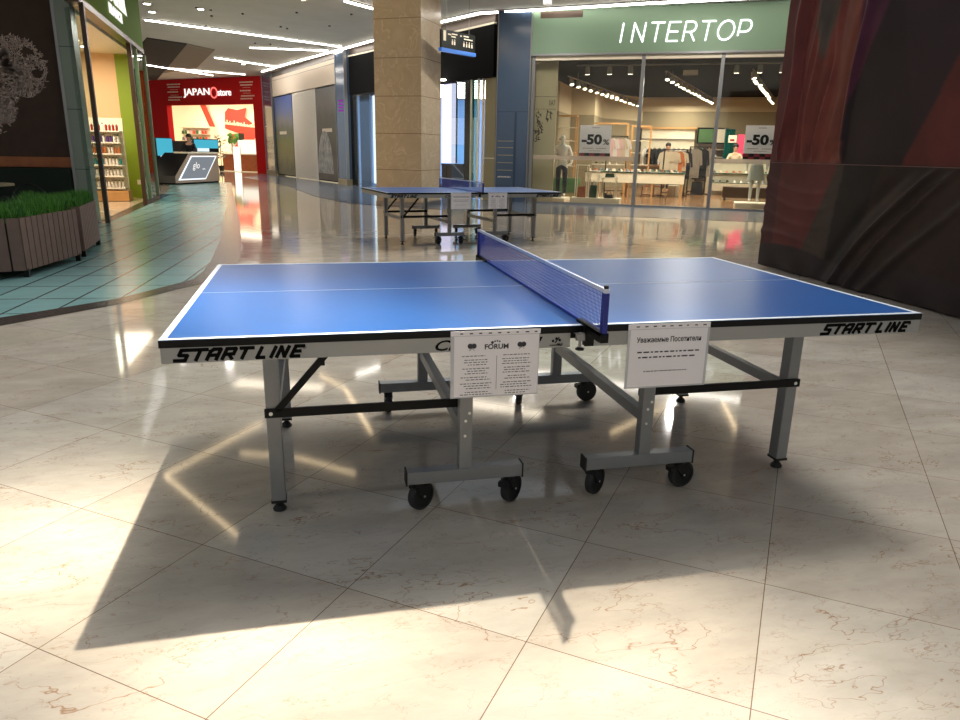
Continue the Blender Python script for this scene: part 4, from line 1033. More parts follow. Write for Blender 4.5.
# interior
mat('dark_floor', (60, 66, 80), .2)
WP = [(1.2, 25.6), (4.25, 17.75), (9.5, 26.9), (9.5, 28.0), (1.2, 28.0)]
b = MB(); b.prism(WP, .004, .012); struct(b.build('floor', 'dark_floor'))
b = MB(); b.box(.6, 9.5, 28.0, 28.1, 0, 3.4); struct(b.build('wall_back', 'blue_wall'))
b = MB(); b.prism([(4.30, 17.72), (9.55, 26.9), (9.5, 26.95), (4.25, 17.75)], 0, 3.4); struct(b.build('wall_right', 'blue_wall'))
b = MB(); b.prism(WP, 3.42, 3.46); struct(b.build('ceiling', 'black_matte'))
t = thing('ceiling_light', 'row of white ceiling light bars inside the dark shop right of the pillar', 'light', (.9, 0, 0), 0)
for i in range(9): MB().box(1.8 + .0, 4.4 + .52 * i, .0 + 19.6 + i * .85, .11 + 19.6 + i * .85, 3.36, 3.40).build('diffuser', 'led', t)
# phone displays on counters
for j, (u, t_, lb) in enumerate(((7.8, 1.3, 'nearest the glass'), (5.0, 4.2, 'farther back beside the blue wall'))):
    t = thing('shop_counter', 'white counter with small display screens in the dark shop, ' + lb, 'counter', G.w(u, t_), G.rz)
    MB().box(0, 1.2, 0, .5, .01, .95).build('body', 'mannequin_white', t); MB().box(-.03, 1.23, -.03, .53, .95, .99).build('worktop', 'mannequin_white', t)
    for i in range(4):
        s_ = MB().box(.1 + .28 * i, .28 + .28 * i, .2, .22, 1.0, 1.30).build('screen', 'black_gloss', t)
        MB().box(.12 + .28 * i, .26 + .28 * i, .194, .2, 1.03, 1.27).build('display', glow('cyan_screen', (60, 200, 230), 1.2), s_)
    MB().box(.15, .75, -.02, 0, .1, .8).build('drawer_front', 'dark_grey', t)
G.area('shop_lamp', 5.0, 2.6, 3.25, 5, 2.5, 260, (.8, .88, 1))

# hanging direction sign
t = thing('hanging_sign', 'black hanging direction sign with number 1 and a blue lower edge right of the pillar', 'sign', (2.22, 14.9, -.10), R(38))
mat('sign_blue', (60, 110, 190), .4, emit=(70, 120, 200), es=.5)
hs = t
MB().box(0, 1.22, 0, .06, 3.76, 4.16).build('board', 'black_gloss', t); MB().box(-.02, 1.24, -.02, .08, 3.68, 3.76).build('blue_edge', 'sign_blue', t)
for x in (.2, 1.02): MB().cyl((x, .03, 4.16), (x, .03, CZ + .1), .006, seg=6).build('cable', 'alu', t)
text('1', .06, -.003, 3.92, 'cream', t, width=.09, height=.22)
b = MB()
for x0, x1, z in ((.22, .34, 4.06), (.36, .56, 4.08), (.34, .50, 4.02), (.66, .72, 4.07), (.78, .98, 4.08), (.80, 1.12, 4.02)): b.box(x0, x1, -.003, 0, z, z + .03)
for x in (.38, .46, .80, .90, 1.0, 1.10): b.box(x - .025, x + .025, -.003, 0, 3.86, 3.94); b.cyl((x, -.003, 3.965), (x, 0, 3.965), .018, seg=8)
b.build('pictograms', 'cream', t)
t = thing('speaker', 'small white box hanging from the ceiling edge above the green fascia', 'speaker', (4.40, 13.75, 4.50), R(-28)); MB().box(-.09, .09, -.07, .07, 0, .36, .01).build('case', 'glow_case', t) if 'glow_case' in M else MB().box(-.09, .09, -.07, .07, 0, .36, .01).build('case', mat('glow_case', (236, 236, 240), .5, emit=(236, 236, 240), es=.6), t)  # case is no lamp; its brightness is put in as emission
MB().cyl((0, 0, .36), (0, 0, .44), .012, seg=8).build('bracket', 'alu', t)

# ================================================================= SHUTTERED SHOP
rd = Vector((.3 + 3.0, 27.0 - 37.9)); H = Frame((-3.0, 37.9), math.atan2(rd.y, rd.x))
mat('fascia_cream', (222, 206, 188), .7); mat('shutter_white', (228, 222, 212), .5)
def col2(u0, u1, label, marks=True):
    t = thing('column', label, 'column', H.w(u0, -.1), H.rz); w_ = u1 - u0
    MB().box(0, w_, 0, .5, 0, CZ).build('cladding', 'blue_panel', t); MB().box(-.01, w_ + .01, -.02, .5, 0, .22).build('base', 'taupe', t)
    for x in (-.02, w_): MB().box(x, x + .02, -.02, .1, .2, CZ).build('edge_trim', 'alu', t)
    return t
c1_ = col2(-.15, 1.62, 'blue glass clad column directly right of the red store')
c2_ = col2(11.35, 12.35, 'blue glass clad column between the shuttered shop and the black fascia')
b = MB(); b.box(.25, .65, -.006, 0, 2.38, 2.42); b.build('small_print', 'cream', c1_)
b = MB()
for i in range(4): b.box(.3, .8, -.006, 0, 2.72 + .12 * i, 2.78 + .12 * i)
b.build('logo', glow('magenta_mark', (170, 50, 190), .8), c2_)
t = thing('shop_fascia', 'plain cream fascia board over the closed white shutter', 'sign', H.w(1.65, 0), H.rz); MB().box(0, 9.65, -.04, .2, 3.78, 4.66).build('board', 'fascia_cream', t); MB().box(0, 9.65, .0, .2, 4.66, CZ - .01).build('upper_board', 'brown_frame', t); MB().box(0, 9.65, -.045, -.04, 4.50, 4.515).build('joint', 'brown_frame', t)
t = thing('roller_shutter', 'closed white slatted roller shutter between two printed hoardings', 'shutter', H.w(5.0, .02), H.rz)
b = MB()
for i in range(42): b.box(.1, 3.3, -.035, .02, .05 + i * .088, .05 + i * .088 + .060, 0); 
b.box(.1, 3.3, .0, .03, .03, 3.76); b.build('slats', 'shutter_white', t)
for x in (0, 3.3): MB().box(x, x + .1, -.04, .06, 0, 3.78).build('guide', 'shutter_white', t)
def hoarding(u, w_, label, sky, low, dome):
    t = thing('hoarding', label, 'hoarding', H.w(u, 0), H.rz)
    MB().box(0, w_, 0, .06, .04, 3.76).build('board', 'black_matte', t)
    b = MB(); n = 40
    # landscape print cut into bands of plain colour
    m_ = bpy.data.materials.new('landscape_print'); m_.use_nodes = True; q = m_.node_tree; pb = q.nodes['Principled BSDF']
    tx_ = N(q, 'ShaderNodeTexCoord'); sx_ = N(q, 'ShaderNodeSeparateXYZ'); q.links.new(tx_.outputs['Object'], sx_.inputs[0])
    nn = N(q, 'ShaderNodeTexNoise'); nn.inputs['Scale'].default_value = 1.4; nn.inputs['Detail'].default_value = 6; q.links.new(tx_.outputs['Object'], nn.inputs['Vector'])
    a_ = N(q, 'ShaderNodeMath', operation='MULTIPLY_ADD'); a_.inputs[1].default_value = 1.1; q.links.new(nn.outputs['Fac'], a_.inputs[0]); q.links.new(sx_.outputs['Z'], a_.inputs[2])
    dv = N(q, 'ShaderNodeMath', operation='DIVIDE'); dv.inputs[1].default_value = 4.8; q.links.new(a_.outputs[0], dv.inputs[0])
    rp_ = N(q, 'ShaderNodeValToRGB'); els = rp_.color_ramp.elements
    seq = sky + low
    els[0].position = 0; els[0].color = (*lin(seq[-1][1]), 1); els[1].position = 1; els[1].color = (*lin(seq[0][1]), 1)
    for pos, c in seq: e = els.new(pos); e.color = (*lin(c), 1)
    q.links.new(dv.outputs[0], rp_.inputs[0]); q.links.new(rp_.outputs[0], pb.inputs['Base Color']); pb.inputs['Roughness'].default_value = .45; M[m_.name] = m_
    MB().box(.04, w_ - .04, -.01, 0, .08, 3.72).build('picture', m_, t)
    b = MB()
    for x in range(9): b.box(.8 + .14 * x, .9 + .14 * x, -.016, -.010, dome[1], dome[1] + .14)
    b.build('lettering', 'cream', t)
    if dome[0]:
        P = [(1.05 + 1.0 * math.cos(R(a)), .35 + (1.7 if a < 180 else 0) * math.sin(R(a))) for a in range(0, 181, 12)]
        MB().xzprism(P + [(1.9, .35)][:0], -.018, -.010).build('printed_tent', 'tent_print', t)
mat('tent_print', (150, 150, 148), .6, noise=.45, nscale=4)
hoarding(1.72, 3.2, 'printed hoarding with mountain valley picture left of the white shutter', [(.97, (52, 84, 160)), (.74, (84, 108, 160)), (.66, (104, 110, 120))], [(.56, (70, 84, 70)), (.48, (86, 98, 34)), (.32, (96, 100, 36)), (.2, (44, 56, 22)), (.1, (70, 76, 30))], (False, 1.98))
hoarding(8.45, 2.85, 'printed hoarding with misty forest and pale tent right of the white shutter', [(.97, (86, 86, 84)), (.75, (104, 102, 98)), (.66, (78, 80, 76))], [(.5, (62, 66, 56)), (.38, (50, 54, 48)), (.25, (78, 74, 66)), (.15, (48, 46, 42)), (.08, (58, 54, 48))], (True, 2.0))

# ================================================================= RED STORE
JA = Vector((-9.26, 43.63)); JB = Vector((-3.265, 38.39)); jd = JB - JA; J = Frame((JA.x, JA.y), math.atan2(jd.y, jd.x)); LJ = jd.length
mat('store_red', (182, 18, 18), .8, spec=.2); mat('deep_red', (196, 60, 40), .5, emit=(196, 60, 40), es=.35)
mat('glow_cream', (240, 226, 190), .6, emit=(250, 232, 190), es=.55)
t = thing('store_portal', 'red portal front of the store with white name letters at the end of the arcade', 'shop front', J.w(0, 0), J.rz)
b = MB(); b.box(-.9, LJ + .35, 0, .35, 3.55, CZ - .02); b.build('header', 'store_red', t)
MB().box(-.9, .75, 0, .35, 0, 3.55).build('jamb', 'store_red', t); MB().box(LJ - .55, LJ + .35, 0, .35, 0, 3.55).build('jamb', 'store_red', t)
text('JAPAN', 2.25, -.03, 3.93, 'sign_soft', t, bold=.0004, width=2.05, height=.47, extrude=.02)
b = MB(); P = arc(4.62, 4.15, .24, .26, 0, 360, 20)
for p, q in zip(P[:-1], P[1:]): b.bar((p[0], -.03, p[1]), (q[0], -.03, q[1]), .07, .03, side=(0, 1, 0))
b.build('ring_letter', glow('pink_ring', (255, 120, 110), 1.5), t)
text('store', 4.9, -.03, 3.98, 'sign_soft', t, bold=.0015, width=1.0, height=.30, extrude=.02)
for x0, x1, zs in ((.95, 2.0, (4.62, 4.48, 4.22, 3.94, 3.80)), (6.55, 7.5, (4.60, 4.46, 4.18, 3.92, 3.78))):
    b = MB()
    for i, z in enumerate(zs):
        x = x0 + .05 * (i % 2)
        while x < x1 - .1 * (i % 3): b.box(x, x + .07, -.012, 0, z, z + .06); x += .11
    for z in (4.36, 4.08): b.box(x0 + .2, x1 - .2, -.012, 0, z, z + .012)
    b.build('small_print', 'cream', t)
def SJ(name, mb, m): return struct(mb.build(name, m, None, loc=J.w(0, 0), rot=(0, 0, J.rz)))
b = MB(); b.box(-6.5, LJ + 1, .36, 6.2, 0, .012); SJ('floor', b, 'cream_wall')
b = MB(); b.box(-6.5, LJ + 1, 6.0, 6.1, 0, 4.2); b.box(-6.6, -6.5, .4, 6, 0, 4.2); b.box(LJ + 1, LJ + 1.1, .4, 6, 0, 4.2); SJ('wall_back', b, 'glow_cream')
b = MB(); b.box(-6.5, LJ + 1, .36, 6.1, 4.2, 4.3); SJ('ceiling', b, 'wall_white')
t = thing('wall_graphic', 'orange red brush graphic with white lettering on the bright back wall of the red store', 'wall graphic', J.w(0, 5.8), J.rz)
MB().xzprism([(-2.0, 4.1), (-1.2, 4.1), (.1, 2.45), (-.6, 2.45)][:0] or [(-3.2, 4.1), (-2.7, 4.1), (-1.9, 2.6), (-2.4, 2.6)], 0, .03).build('red_stripe', 'deep_red', t)
MB().xzprism([(-.9, 3.5), (-.6, 3.75), (.2, 3.62), (1.0, 3.75), (.8, 3.2), (1.3, 2.9), (2.2, 2.4), (2.0, .9), (.1, .9), (.2, 2.2), (-1.0, 2.5)], 0, .03).build('red_shape', 'deep_red', t)
b = MB(); rr = random.Random(8)
for i in range(26): x = -.9 + .125 * i; h_ = rr.uniform(.12, .3); b.box(x, x + .06, -.02, 0, 2.75 - .01 * i, 2.75 - .01 * i + h_)
b.bar((2.2, -.01, 2.5), (1.4, -.01, 1.6), .02, .07, side=(0, 1, 0)); b.build('lettering', 'glow_cream', t)
t = thing('product_shelf', 'shelves of small goods on the back wall of the red store left of the seller', 'shelf', J.w(-4.5, 5.4), J.rz)
MB().box(0, 2.6, 0, .35, 1.0, 2.6).build('back_panel', 'cream', t)
for z in (1.3, 1.7, 2.1, 2.5): MB().box(0, 2.6, -.25, 0, z, z + .03).build('shelf', 'cream_wall', t)
sh_ = t
for j, z in enumerate((1.33, 1.73, 2.13)):
    for i in range(9):
        mm_ = ['cream', 'deep_red', 'cloth_grey', 'cloth_pink', 'plinth_green'][rnd.randrange(5)]
        o = MB().box(-.07, .07, -.05, .05, 0, .12).box(-.07, .07, -.052, -.05, .14, .2).box(-.05, .05, -.04, .04, .12, .22).build('package', mm_, None, loc=J.w(-4.3 + .27 * i, 5.22, z), rot=(0, 0, J.rz))
        tag(o, 'small package on the back shelves of the red store', 'package', 'packages on the red store shelves')
def pkgline(): pass
t = thing('shop_counter', 'reddish wood counter on the right inside the red store', 'counter', J.w(2.7, 2.0), J.rz)
MB().box(0, 3.9, 0, .6, .02, .92).build('body', 'wood_red', t); MB().box(-.04, 3.94, -.04, .64, .92, .98).build('worktop', 'cream', t)
t = thing('light_panel', 'bright vertical light panel standing in front of the red store counter', 'light panel', J.w(4.35, 1.3), J.rz); MB().box(0, .42, 0, .08, .02, 1.35).build('diffuser', glow('bright_panel', (255, 250, 235), 2.2), t); MB().box(-.03, .45, .08, .12, .02, 1.38).build('frame', 'cream', t)
t = thing('display_case', 'bright glowing display case on the red store counter', 'display case', J.w(3.9, 2.1, .985), J.rz); MB().box(0, 1.9, 0, .4, 0, .75, .02).build('case', glow('bright_case', (255, 246, 226), 1.5), t); MB().box(0, 1.9, .4, .45, 0, .8).build('back', 'cream', t)
t = thing('vending_display', 'red and black product display standing behind the potted plant', 'display', J.w(2.2, 3.2), J.rz); MB().box(0, .6, 0, .4, .02, 2.1).build('cabinet_body', 'deep_red', t); MB().box(.6, .72, 0, .4, .02, 2.15).build('side_panel', 'black_gloss', t); MB().cyl((.3, -.02, 1.6), (.3, 0, 1.6), .18, seg=16).build('round_mark', 'cream', t)
def plant(label, loc, h_, n, rng, spread=.4, pot=True, rz=0):
    t = thing('potted_plant', label, 'plant', loc, rz)
    MB().lathe([(.12, 0), (.17, .3), (.16, .3), (.12, .05)], (0, 0, 0), 14).build('pot', 'black_gloss', t)
    MB().cyl((0, 0, .2), (.03, 0, h_ * .9), .02, seg=8).build('stem', 'hair_brown', t)
    b = MB()
    for i in range(n):
        a = rng.random() * 6.28; z = h_ * (.35 + .65 * rng.random()); r_ = spread * rng.uniform(.3, 1)
        c = Vector((math.cos(a) * r_, math.sin(a) * r_, z)); s_ = Vector((-math.sin(a), math.cos(a), 0)) * .07; o_ = Vector((math.cos(a) * .22, math.sin(a) * .22, .06))
        b.poly([c - o_ * .5, c + s_, c + o_, c - s_])
    b.build('foliage', 'leaf_green', t)
mat('leaf_green', (38, 66, 30), .6); mat('leaf_light', (90, 150, 50), .6)
plant('tall dark potted plant in front of the bright red store counter', J.w(3.75, .9, .013), 1.95, 90, random.Random(2))
t = thing('leafy_plant', 'small bright green leafy plant on the red store counter', 'plant', J.w(3.3, 2.3, .985), J.rz); b = MB(); rr = random.Random(1)
for i in range(60):
    a = rr.random() * 6.28; z = .5 + .5 * rr.random(); c = Vector((math.cos(a) * .3 * rr.random(), math.sin(a) * .3, z)); b.poly([c, c + Vector((.12, 0, .08)), c + Vector((.05, .1, .2)), c + Vector((-.08, .02, .1))])
b.build('foliage', 'leaf_light', t); MB().lathe([(.1, 0), (.13, .25), (.05, .6)], (0, 0, 0), 12).build('vase', 'cream', t)
J.area('shop_lamp', 1.0, 3.0, 4.1, 9, 4, 800, (1, .9, .72))

# ================================================================= KIOSK in front of the red store
K = Frame((-5.583, 25.054), R(61.97))
mat('kiosk_brown', (160, 140, 124), .4); mat('kiosk_black', (18, 18, 20), .3)
t = thing('kiosk_counter', 'slanted black and brown kiosk counter with lit sign panel in front of red store', 'counter', K.w(0, 0), K.rz)
MB().xzprism([(-.0, .06), (2.62, .06), (2.62, 1.08), (.85, 1.08), (-.0, .30)], 0, .5).build('front_body', 'kiosk_brown', t)
b = MB(); b._new([(-.02, -.01, .06), (-.02, -.01, .30), (.85, -.01, 1.10), (.85, 1.0, 1.10), (-.02, 1.25, .30), (-.02, 1.25, .06)], [(0, 1, 4, 5), (1, 2, 3, 4)])
b.box(-.0, .84, .5, 1.2, .06, .31); b.build('side_panel', 'kiosk_black', t)
MB().box(.0, 2.6, .04, .9, .0, .06).build('plinth', 'black_matte', t)
MB().box(.8, 2.66, -.03, .6, 1.08, 1.13).build('worktop', 'cream', t)
P = [(.15, .15), (1.72, .15), (2.52, 1.0), (.98, 1.0)]
MB().xzprism(P, -.02, 0).build('light_frame', glow('frame_glow', (235, 240, 245), 1.6), t)
P2 = [(.27, .20), (1.70, .20), (2.40, .96), (1.0, .96)]
MB().xzprism(P2, -.03, -.02).build('sign_panel', glow('panel_dim', (150, 156, 164), .85), t)
text('glo', .98, -.034, .48, 'sign_soft', t, bold=.0, width=.42, height=.30, shear=.25)
text('tm', 1.55, -.034, .50, 'sign_soft', t, width=.16, height=.06)
# rear screens
glow('cyan_glow', (84, 196, 222), 1.0); glow('white_glow', (230, 246, 250), 1.3)
def scr(label, u, t_, w_, z0, z1, base=True):
    t = thing('advertising_screen', label, 'screen', K.w(u, t_), K.rz - R(20))
    MB().box(0, w_, 0, .1, z0 - .03, z1 + .03).build('case', 'kiosk_black', t); MB().box(.03, w_ - .03, -.01, 0, (z0 + z1) / 2 - .1, z1).build('display', 'cyan_glow', t)
    MB().box(.15, w_ * .6, -.012, 0, z0, (z0 + z1) / 2 - .1).build('display', 'white_glow', t); MB().box(w_ * .35, w_ * .65, .02, .08, 0, z0 - .03).build('stand', 'kiosk_black', t)
scr('leftmost cyan screen behind the kiosk, partly behind the glass door', .55, 2.2, .75, .3, 1.62)
scr('narrow cyan screen left of the seller', 1.35, 1.75, .70, .55, 1.60)
scr('wide cyan screen right of the seller at the kiosk', 3.25, 1.5, 1.15, 1.14, 1.60)
t = thing('back_counter', 'black rear counter of the kiosk behind the seller', 'counter', K.w(1.0, 1.95), K.rz); MB().box(0, 3.9, .5, .9, .0, 1.5).build('body', 'kiosk_black', t); MB().box(0, 3.9, .45, .92, 1.5, 1.54).build('top', 'brown_frame', t)
figure('person with black hair and dark jacket standing behind the slanted kiosk counter', K.w(2.78, 1.35), R(0) + R(-10), 'skin', 'cloth_black', 'cloth_black', hair='hair_black', arms=((.20, -.34, 1.12), (-.20, -.34, 1.12)))

# ================================================================= LEFT SIDE: green shop
mat('shop_green', (88, 116, 34), .85, spec=.2); mat('lime', (126, 150, 22), .6); mat('peach_wall', (222, 186, 142), .7); mat('sage_panel', (142, 152, 140), .25)
lz = math.atan2(16.7 - 10.98, -4.76 + 4.42); Lf = Frame((-4.42, 10.98), lz)   # u runs back into the picture, n points to the left (-x)
t = thing('shop_fascia', 'olive green fascia with white lettering over the left shop entrance', 'sign', Lf.w(0, 0), Lf.rz)
MB().box(-.2, 6.75, 0.0, .2, 3.62, CZ - .02).build('board', 'shop_green', t); MB().box(-.2, 6.75, -.01, .2, 3.52, 3.62).build('lower_trim', 'brown_frame', t)
# lettering faces the arcade (+x side)
def text_on(body, u, z, w_, h_, m_, parent, bold):
    o = text(body, 0, 0, 0, m_, parent, bold=bold, width=w_, height=h_, extrude=.003)
    o.rotation_euler = (0, 0, 0); o.location = (u, -.03, z)
text_on('YVES ROCHER', .55, 4.02, 3.95, .50, 'sign_soft', t, .012)
text_on('FRANCE', 2.35, 3.77, 1.45, .20, 'sign_soft', t, .01)
# glazing
mat('pale_frame', (150, 158, 136), .35, metal=.3)
def lwin(u0, u1, label, posts):
    t = thing('shop_window', label, 'shop window', Lf.w(0, 0), Lf.rz)
    MB().box(u0, u1, .04, .052, .05, 3.5).build('pane', 'green_glass', t)
    for u in posts: MB().box(u - .035, u + .035, 0, .09, 0, 3.52).build('post', 'brown_frame' if u < 5 else 'pale_frame', t)
    MB().box(u0, u1, .0, .09, 0, .06).build('sill', 'brown_frame', t)
    return t
lwin(4.75, 7.1, 'second glass screen with slim brown posts past the green shop entrance', (4.78, 5.62, 7.05))
t = thing('shop_window', 'tall glass corner pane with brown post beside the dark wall', 'shop window', (-4.42, 10.98, 0), 0)
MB().box(-.035, .035, -.035, .035, 0, 3.55).build('post', 'brown_frame', t)
MB().bar((-.02, .02, 1.76), (-.36, .36, 1.76), .012, 3.5).build('pane', 'green_glass', t) if False else None
b = MB(); b._new([(0, .0, .02), (-.34, .30, .02), (-.34, .30, 3.5), (0, 0, 3.5), (.01, .01, .02), (-.33, .31, .02), (-.33, .31, 3.5), (.01, .01, 3.5)], [(0, 1, 2, 3), (7, 6, 5, 4), (0, 4, 5, 1), (3, 2, 6, 7), (1, 5, 6, 2), (0, 3, 7, 4)]); b.build('pane', 'clear_glass', t)
t = thing('column', 'pale green grey clad column between the dark tree wall and the green shop glass', 'column', (-4.93, 11.32, 0), 0)
MB().box(0, .235, 0, .3, 0, CZ - .01).build('cladding', 'sage_panel', t); MB().box(-.05, 0, -.01, .3, 0, CZ - .01).build('edge_trim', 'alu', t)
for z in (.9, 1.9, 2.9): MB().box(0, .235, -.003, 0, z, z + .01).build('joint', 'blue_panel_dark', t)
# interior
tile_mat('cream_floor', (196, 180, 156), (190, 172, 148), 0, .6, .6, 0, 0, (130, 112, 92), .004, rough=.15)
b = MB(); b.prism([(-4.6, 11.2), (-5.05, 17.9), (-10, 17.9), (-10, 11.7)], .004, .010); struct(b.build('floor', 'cream_floor'))
b = MB(); b.box(-10, -5.52, 17.8, 17.9, 0, 3.5); struct(b.build('wall_back', 'peach_wall'))
b = MB(); b.box(-10, -4.9, 11.62, 11.7, 0, 3.5); b.box(-10.1, -10, 11.6, 17.9, 0, 3.5); struct(b.build('wall_left', 'peach_wall'))
b = MB(); b.prism([(-4.72, 11.5), (-5.1, 17.9), (-10, 17.9), (-10, 11.7)], 3.5, 3.56); struct(b.build('ceiling', 'cream'))
t = thing('column', 'bright lime green pier at the back corner of the green shop', 'column', (-5.52, 17.75, 0), 0); MB().box(0, .60, 0, .25, 0, 3.5).build('shaft', 'lime', t); MB().box(.22, .30, -.012, 0, .35, .47).build('socket', 'cream', t)
area('shop_lamp', (-6.4, 14.8, 3.42), 2.6, 4, 300, (1, .86, .66))
for k_, (x, y) in enumerate(((-5.5, 13.2), (-5.6, 14.2), (-5.7, 15.2), (-6.3, 13.2), (-6.3, 14.4), (-6.4, 15.6), (-5.8, 16.3), (-6.5, 16.8))):
    t = thing('downlight', 'round bright ceiling spot inside the green shop', 'light', (x, y, 3.5), 0, 'ceiling spots in the green shop')
    MB().cyl((0, 0, -.03), (0, 0, 0), .10, seg=14).build('rim', 'cream', t); MB().cyl((0, 0, -.036), (0, 0, -.03), .085, seg=14).build('lens', 'led', t)
# shelves of bottles
t = thing('shelf_unit', 'cream shelf unit full of small bottles behind the glass of the green shop', 'shelf', (-6.42, 16.35, 0), R(2))
MB().box(0, 1.15, .35, .4, .02, 1.95).build('back_panel', 'cream', t)
SHZ = (.30, .58, .84, 1.10, 1.36, 1.62)
for z in SHZ: MB().box(0, 1.12, 0, .36, z, z + .03).build('shelf', 'led_shelf', t) if 'led_shelf' in M else MB().box(0, 1.12, 0, .36, z, z + .03).build('shelf', mat('led_shelf', (236, 230, 216), .5), t)
MB().box(-.02, 1.2, -.1, .4, .02, .26).build('base', 'wood_light', t)
bc = [(150, 40, 40), (90, 60, 130), (190, 110, 60), (40, 130, 130), (230, 226, 220)]
for i, c in enumerate(bc): mat('bottle_%d' % i, c, .3)
MB_b = None
protos = []
for i in range(5):
    o = MB().lathe([(.026, 0), (.03, .01), (.03, .12), (.012, .14), (.012, .15)], (0, 0, 0), 10).build('bottle', 'bottle_%d' % i, None, smooth=True)
    c = MB().cyl((0, 0, .15), (0, 0, .18), .014, seg=8).build('cap', 'cream' if i != 4 else 'dark_green', o)
    protos.append(o)
names = ['dark red', 'violet', 'orange', 'teal', 'white']
cR, sR = math.cos(R(2)), math.sin(R(2)); used = set()
for j, z in enumerate(SHZ):
    for i in range(14):
        kx = {5: 0, 4: 1, 3: 2, 2: 3}.get(j, 4) if rnd.random() < .7 else 4
        x, y = .06 + .077 * i, .10 + .02 * rnd.random()
        loc = (-6.42 + cR * x - sR * y, 16.35 + sR * x + cR * y, z + .031)
        lb = '%s small bottle on the cream shelves of the green shop' % names[kx]; gp = '%s bottles in the green shop' % names[kx]
        if kx not in used:
            used.add(kx); o = protos[kx]; o.location = loc; tag(o, lb, 'bottle', gp)
        else: copy_tree(protos[kx], loc, 0, lb, gp)
for i, o in enumerate(protos):
    if i not in used:
        for c in kids(o): bpy.data.objects.remove(c)
        bpy.data.objects.remove(o)

# further shop behind the second glass screen
mat('brick_brown', (96, 66, 50), .8)
tile_mat('brown_brick', (110, 76, 58), (88, 60, 46), 0, .5, .16, 0, 0, (60, 44, 36), .02, rough=.6)
t = thing('store_facade', 'bright shop front with a brown slatted header past the glass screen', 'shop front', (-5.5, 19.2, 0), R(107))
b = MB(); b.box(0, 12, 0, .2, 2.9, CZ - .02); b.build('header', 'brick_brown', t)
for i in range(12): MB().box(0, 12, -.02, 0, 2.95 + .16 * i, 3.02 + .16 * i).build('slat', 'brown_frame', t)
MB().box(0, 12, .1, .2, 0, 2.9).build('lit_window', mat('warm_window', (240, 224, 196), .5, emit=(250, 232, 200), es=.7), t)
for u in (2, 4, 6, 8, 10): MB().box(u - .1, u + .1, -.03, .1, 0, 2.9).build('post', 'sage_panel', t)

# ================================================================= LEFT SIDE: cafe corner
mat('poster_dark', (74, 54, 44), .8, noise=.12, nscale=5); mat('tree_ink', (236, 208, 198), .8); mat('bench_green', (18, 32, 22), .8)
tile_mat('wood_planks', (110, 66, 36), (86, 48, 26), 0, 1.2, .09, 0, 0, (40, 24, 14), .006, rough=.5, mott=.4)
b = MB(); b.box(-13, -4.93, 11.52, 11.62, 0, CZ); struct(b.build('wall_left', 'poster_dark'))
t = thing('wall_mural', 'dark brown wall mural with a pale lace like tree at the far left', 'mural', (-6.0, 11.5, 0), 0)
MB().box(-6.5, 1.04, 0, .02, 1.09, CZ - .01).build('board', 'poster_dark', t)
bm_ = MB(); rr = random.Random(12)
def branch(p, a, l, w_, d):
    if d == 0 or l < .03: return
    q = (p[0] + math.cos(a) * l, p[1] + math.sin(a) * l)
    bm_.bar((p[0], -.006, p[1]), (q[0], -.006, q[1]), w_, .004, side=(0, 1, 0))
    for k in range(3 if d > 2 else 2):
        branch(q, a + rr.uniform(-.75, .75), l * rr.uniform(.68, .86), max(.006, w_ * .62), d - 1)
for (px, pz, a, l, d) in ((-.75, 2.0, 1.2, .34, 7), (-.65, 2.15, .5, .30, 7), (-.6, 2.0, 0, .22, 6), (-.55, 1.95, -.6, .18, 6), (-.75, 2.6, 1.2, .30, 6), (-.4, 2.4, .6, .2, 6)):
    branch((px, pz), a, l, .03, d)
def inblob(x, z):
    return ((x + .45) / .46) ** 2 + ((z - 3.2) / .55) ** 2 < 1 or ((x - .0) / .80 + .0) ** 2 * 0 + ((x - .32) / .46) ** 2 + ((z - 2.55) / .50) ** 2 < 1 or ((x + .15) / .34) ** 2 + ((z - 1.85) / .38) ** 2 < 1 or ((x + .5) / .5) ** 2 + ((z - 2.7) / .5) ** 2 < 1
n_ = 0
while n_ < 5200:
    x, z = rr.uniform(-.95, .80), rr.uniform(1.45, 3.9)
    if not inblob(x, z) or (math.sin(x * 13 + z * 5) + math.sin(z * 17 - x * 4)) > 1.15: continue
    a = rr.random() * 3.14; l = rr.uniform(.02, .06)
    bm_.bar((x, -.006, z), (x + math.cos(a) * l, -.006, z + math.sin(a) * l), .008, .004, side=(0, 1, 0)); n_ += 1
bm_.build('tree_drawing', 'tree_ink', t)
t = thing('wall_panelling', 'reddish brown wooden rail under the dark tree mural', 'panelling', (-6.0, 11.42, 0), 0); MB().box(-6.5, 1.05, 0, .1, .93, 1.10).build('planks', 'wood_red', t)
t = thing('bench', 'long dark green upholstered bench backrest under the wooden rail', 'bench', (-6.0, 10.7, 0), 0); MB().box(-6, 1.0, .55, .7, .35, .92, .03).build('backrest', 'bench_green', t); MB().box(-6, 1.0, 0, .6, .1, .45, .03).build('seat', 'bench_green', t)
for x in (-4, -2, .8): MB().box(x - .03, x + .03, .05, .55, 0, .1).build('foot', 'black_metal', t)
t = thing('cafe_table', 'small brown cafe table at the far left behind the planter', 'table', (-5.5, 8.9, 0), 0)
MB().cyl((0, 0, .73), (0, 0, .76), .40, seg=28).build('tabletop', 'taupe', t); MB().cyl((0, 0, .02), (0, 0, .73), .035, seg=12).build('pole', 'black_metal', t); MB().cyl((0, 0, 0), (0, 0, .025), .25, seg=20).build('base', 'black_metal', t)
t = thing('menu_holder', 'grey brown menu board standing on the small cafe table', 'menu', (-5.52, 8.85, .76), R(-12))
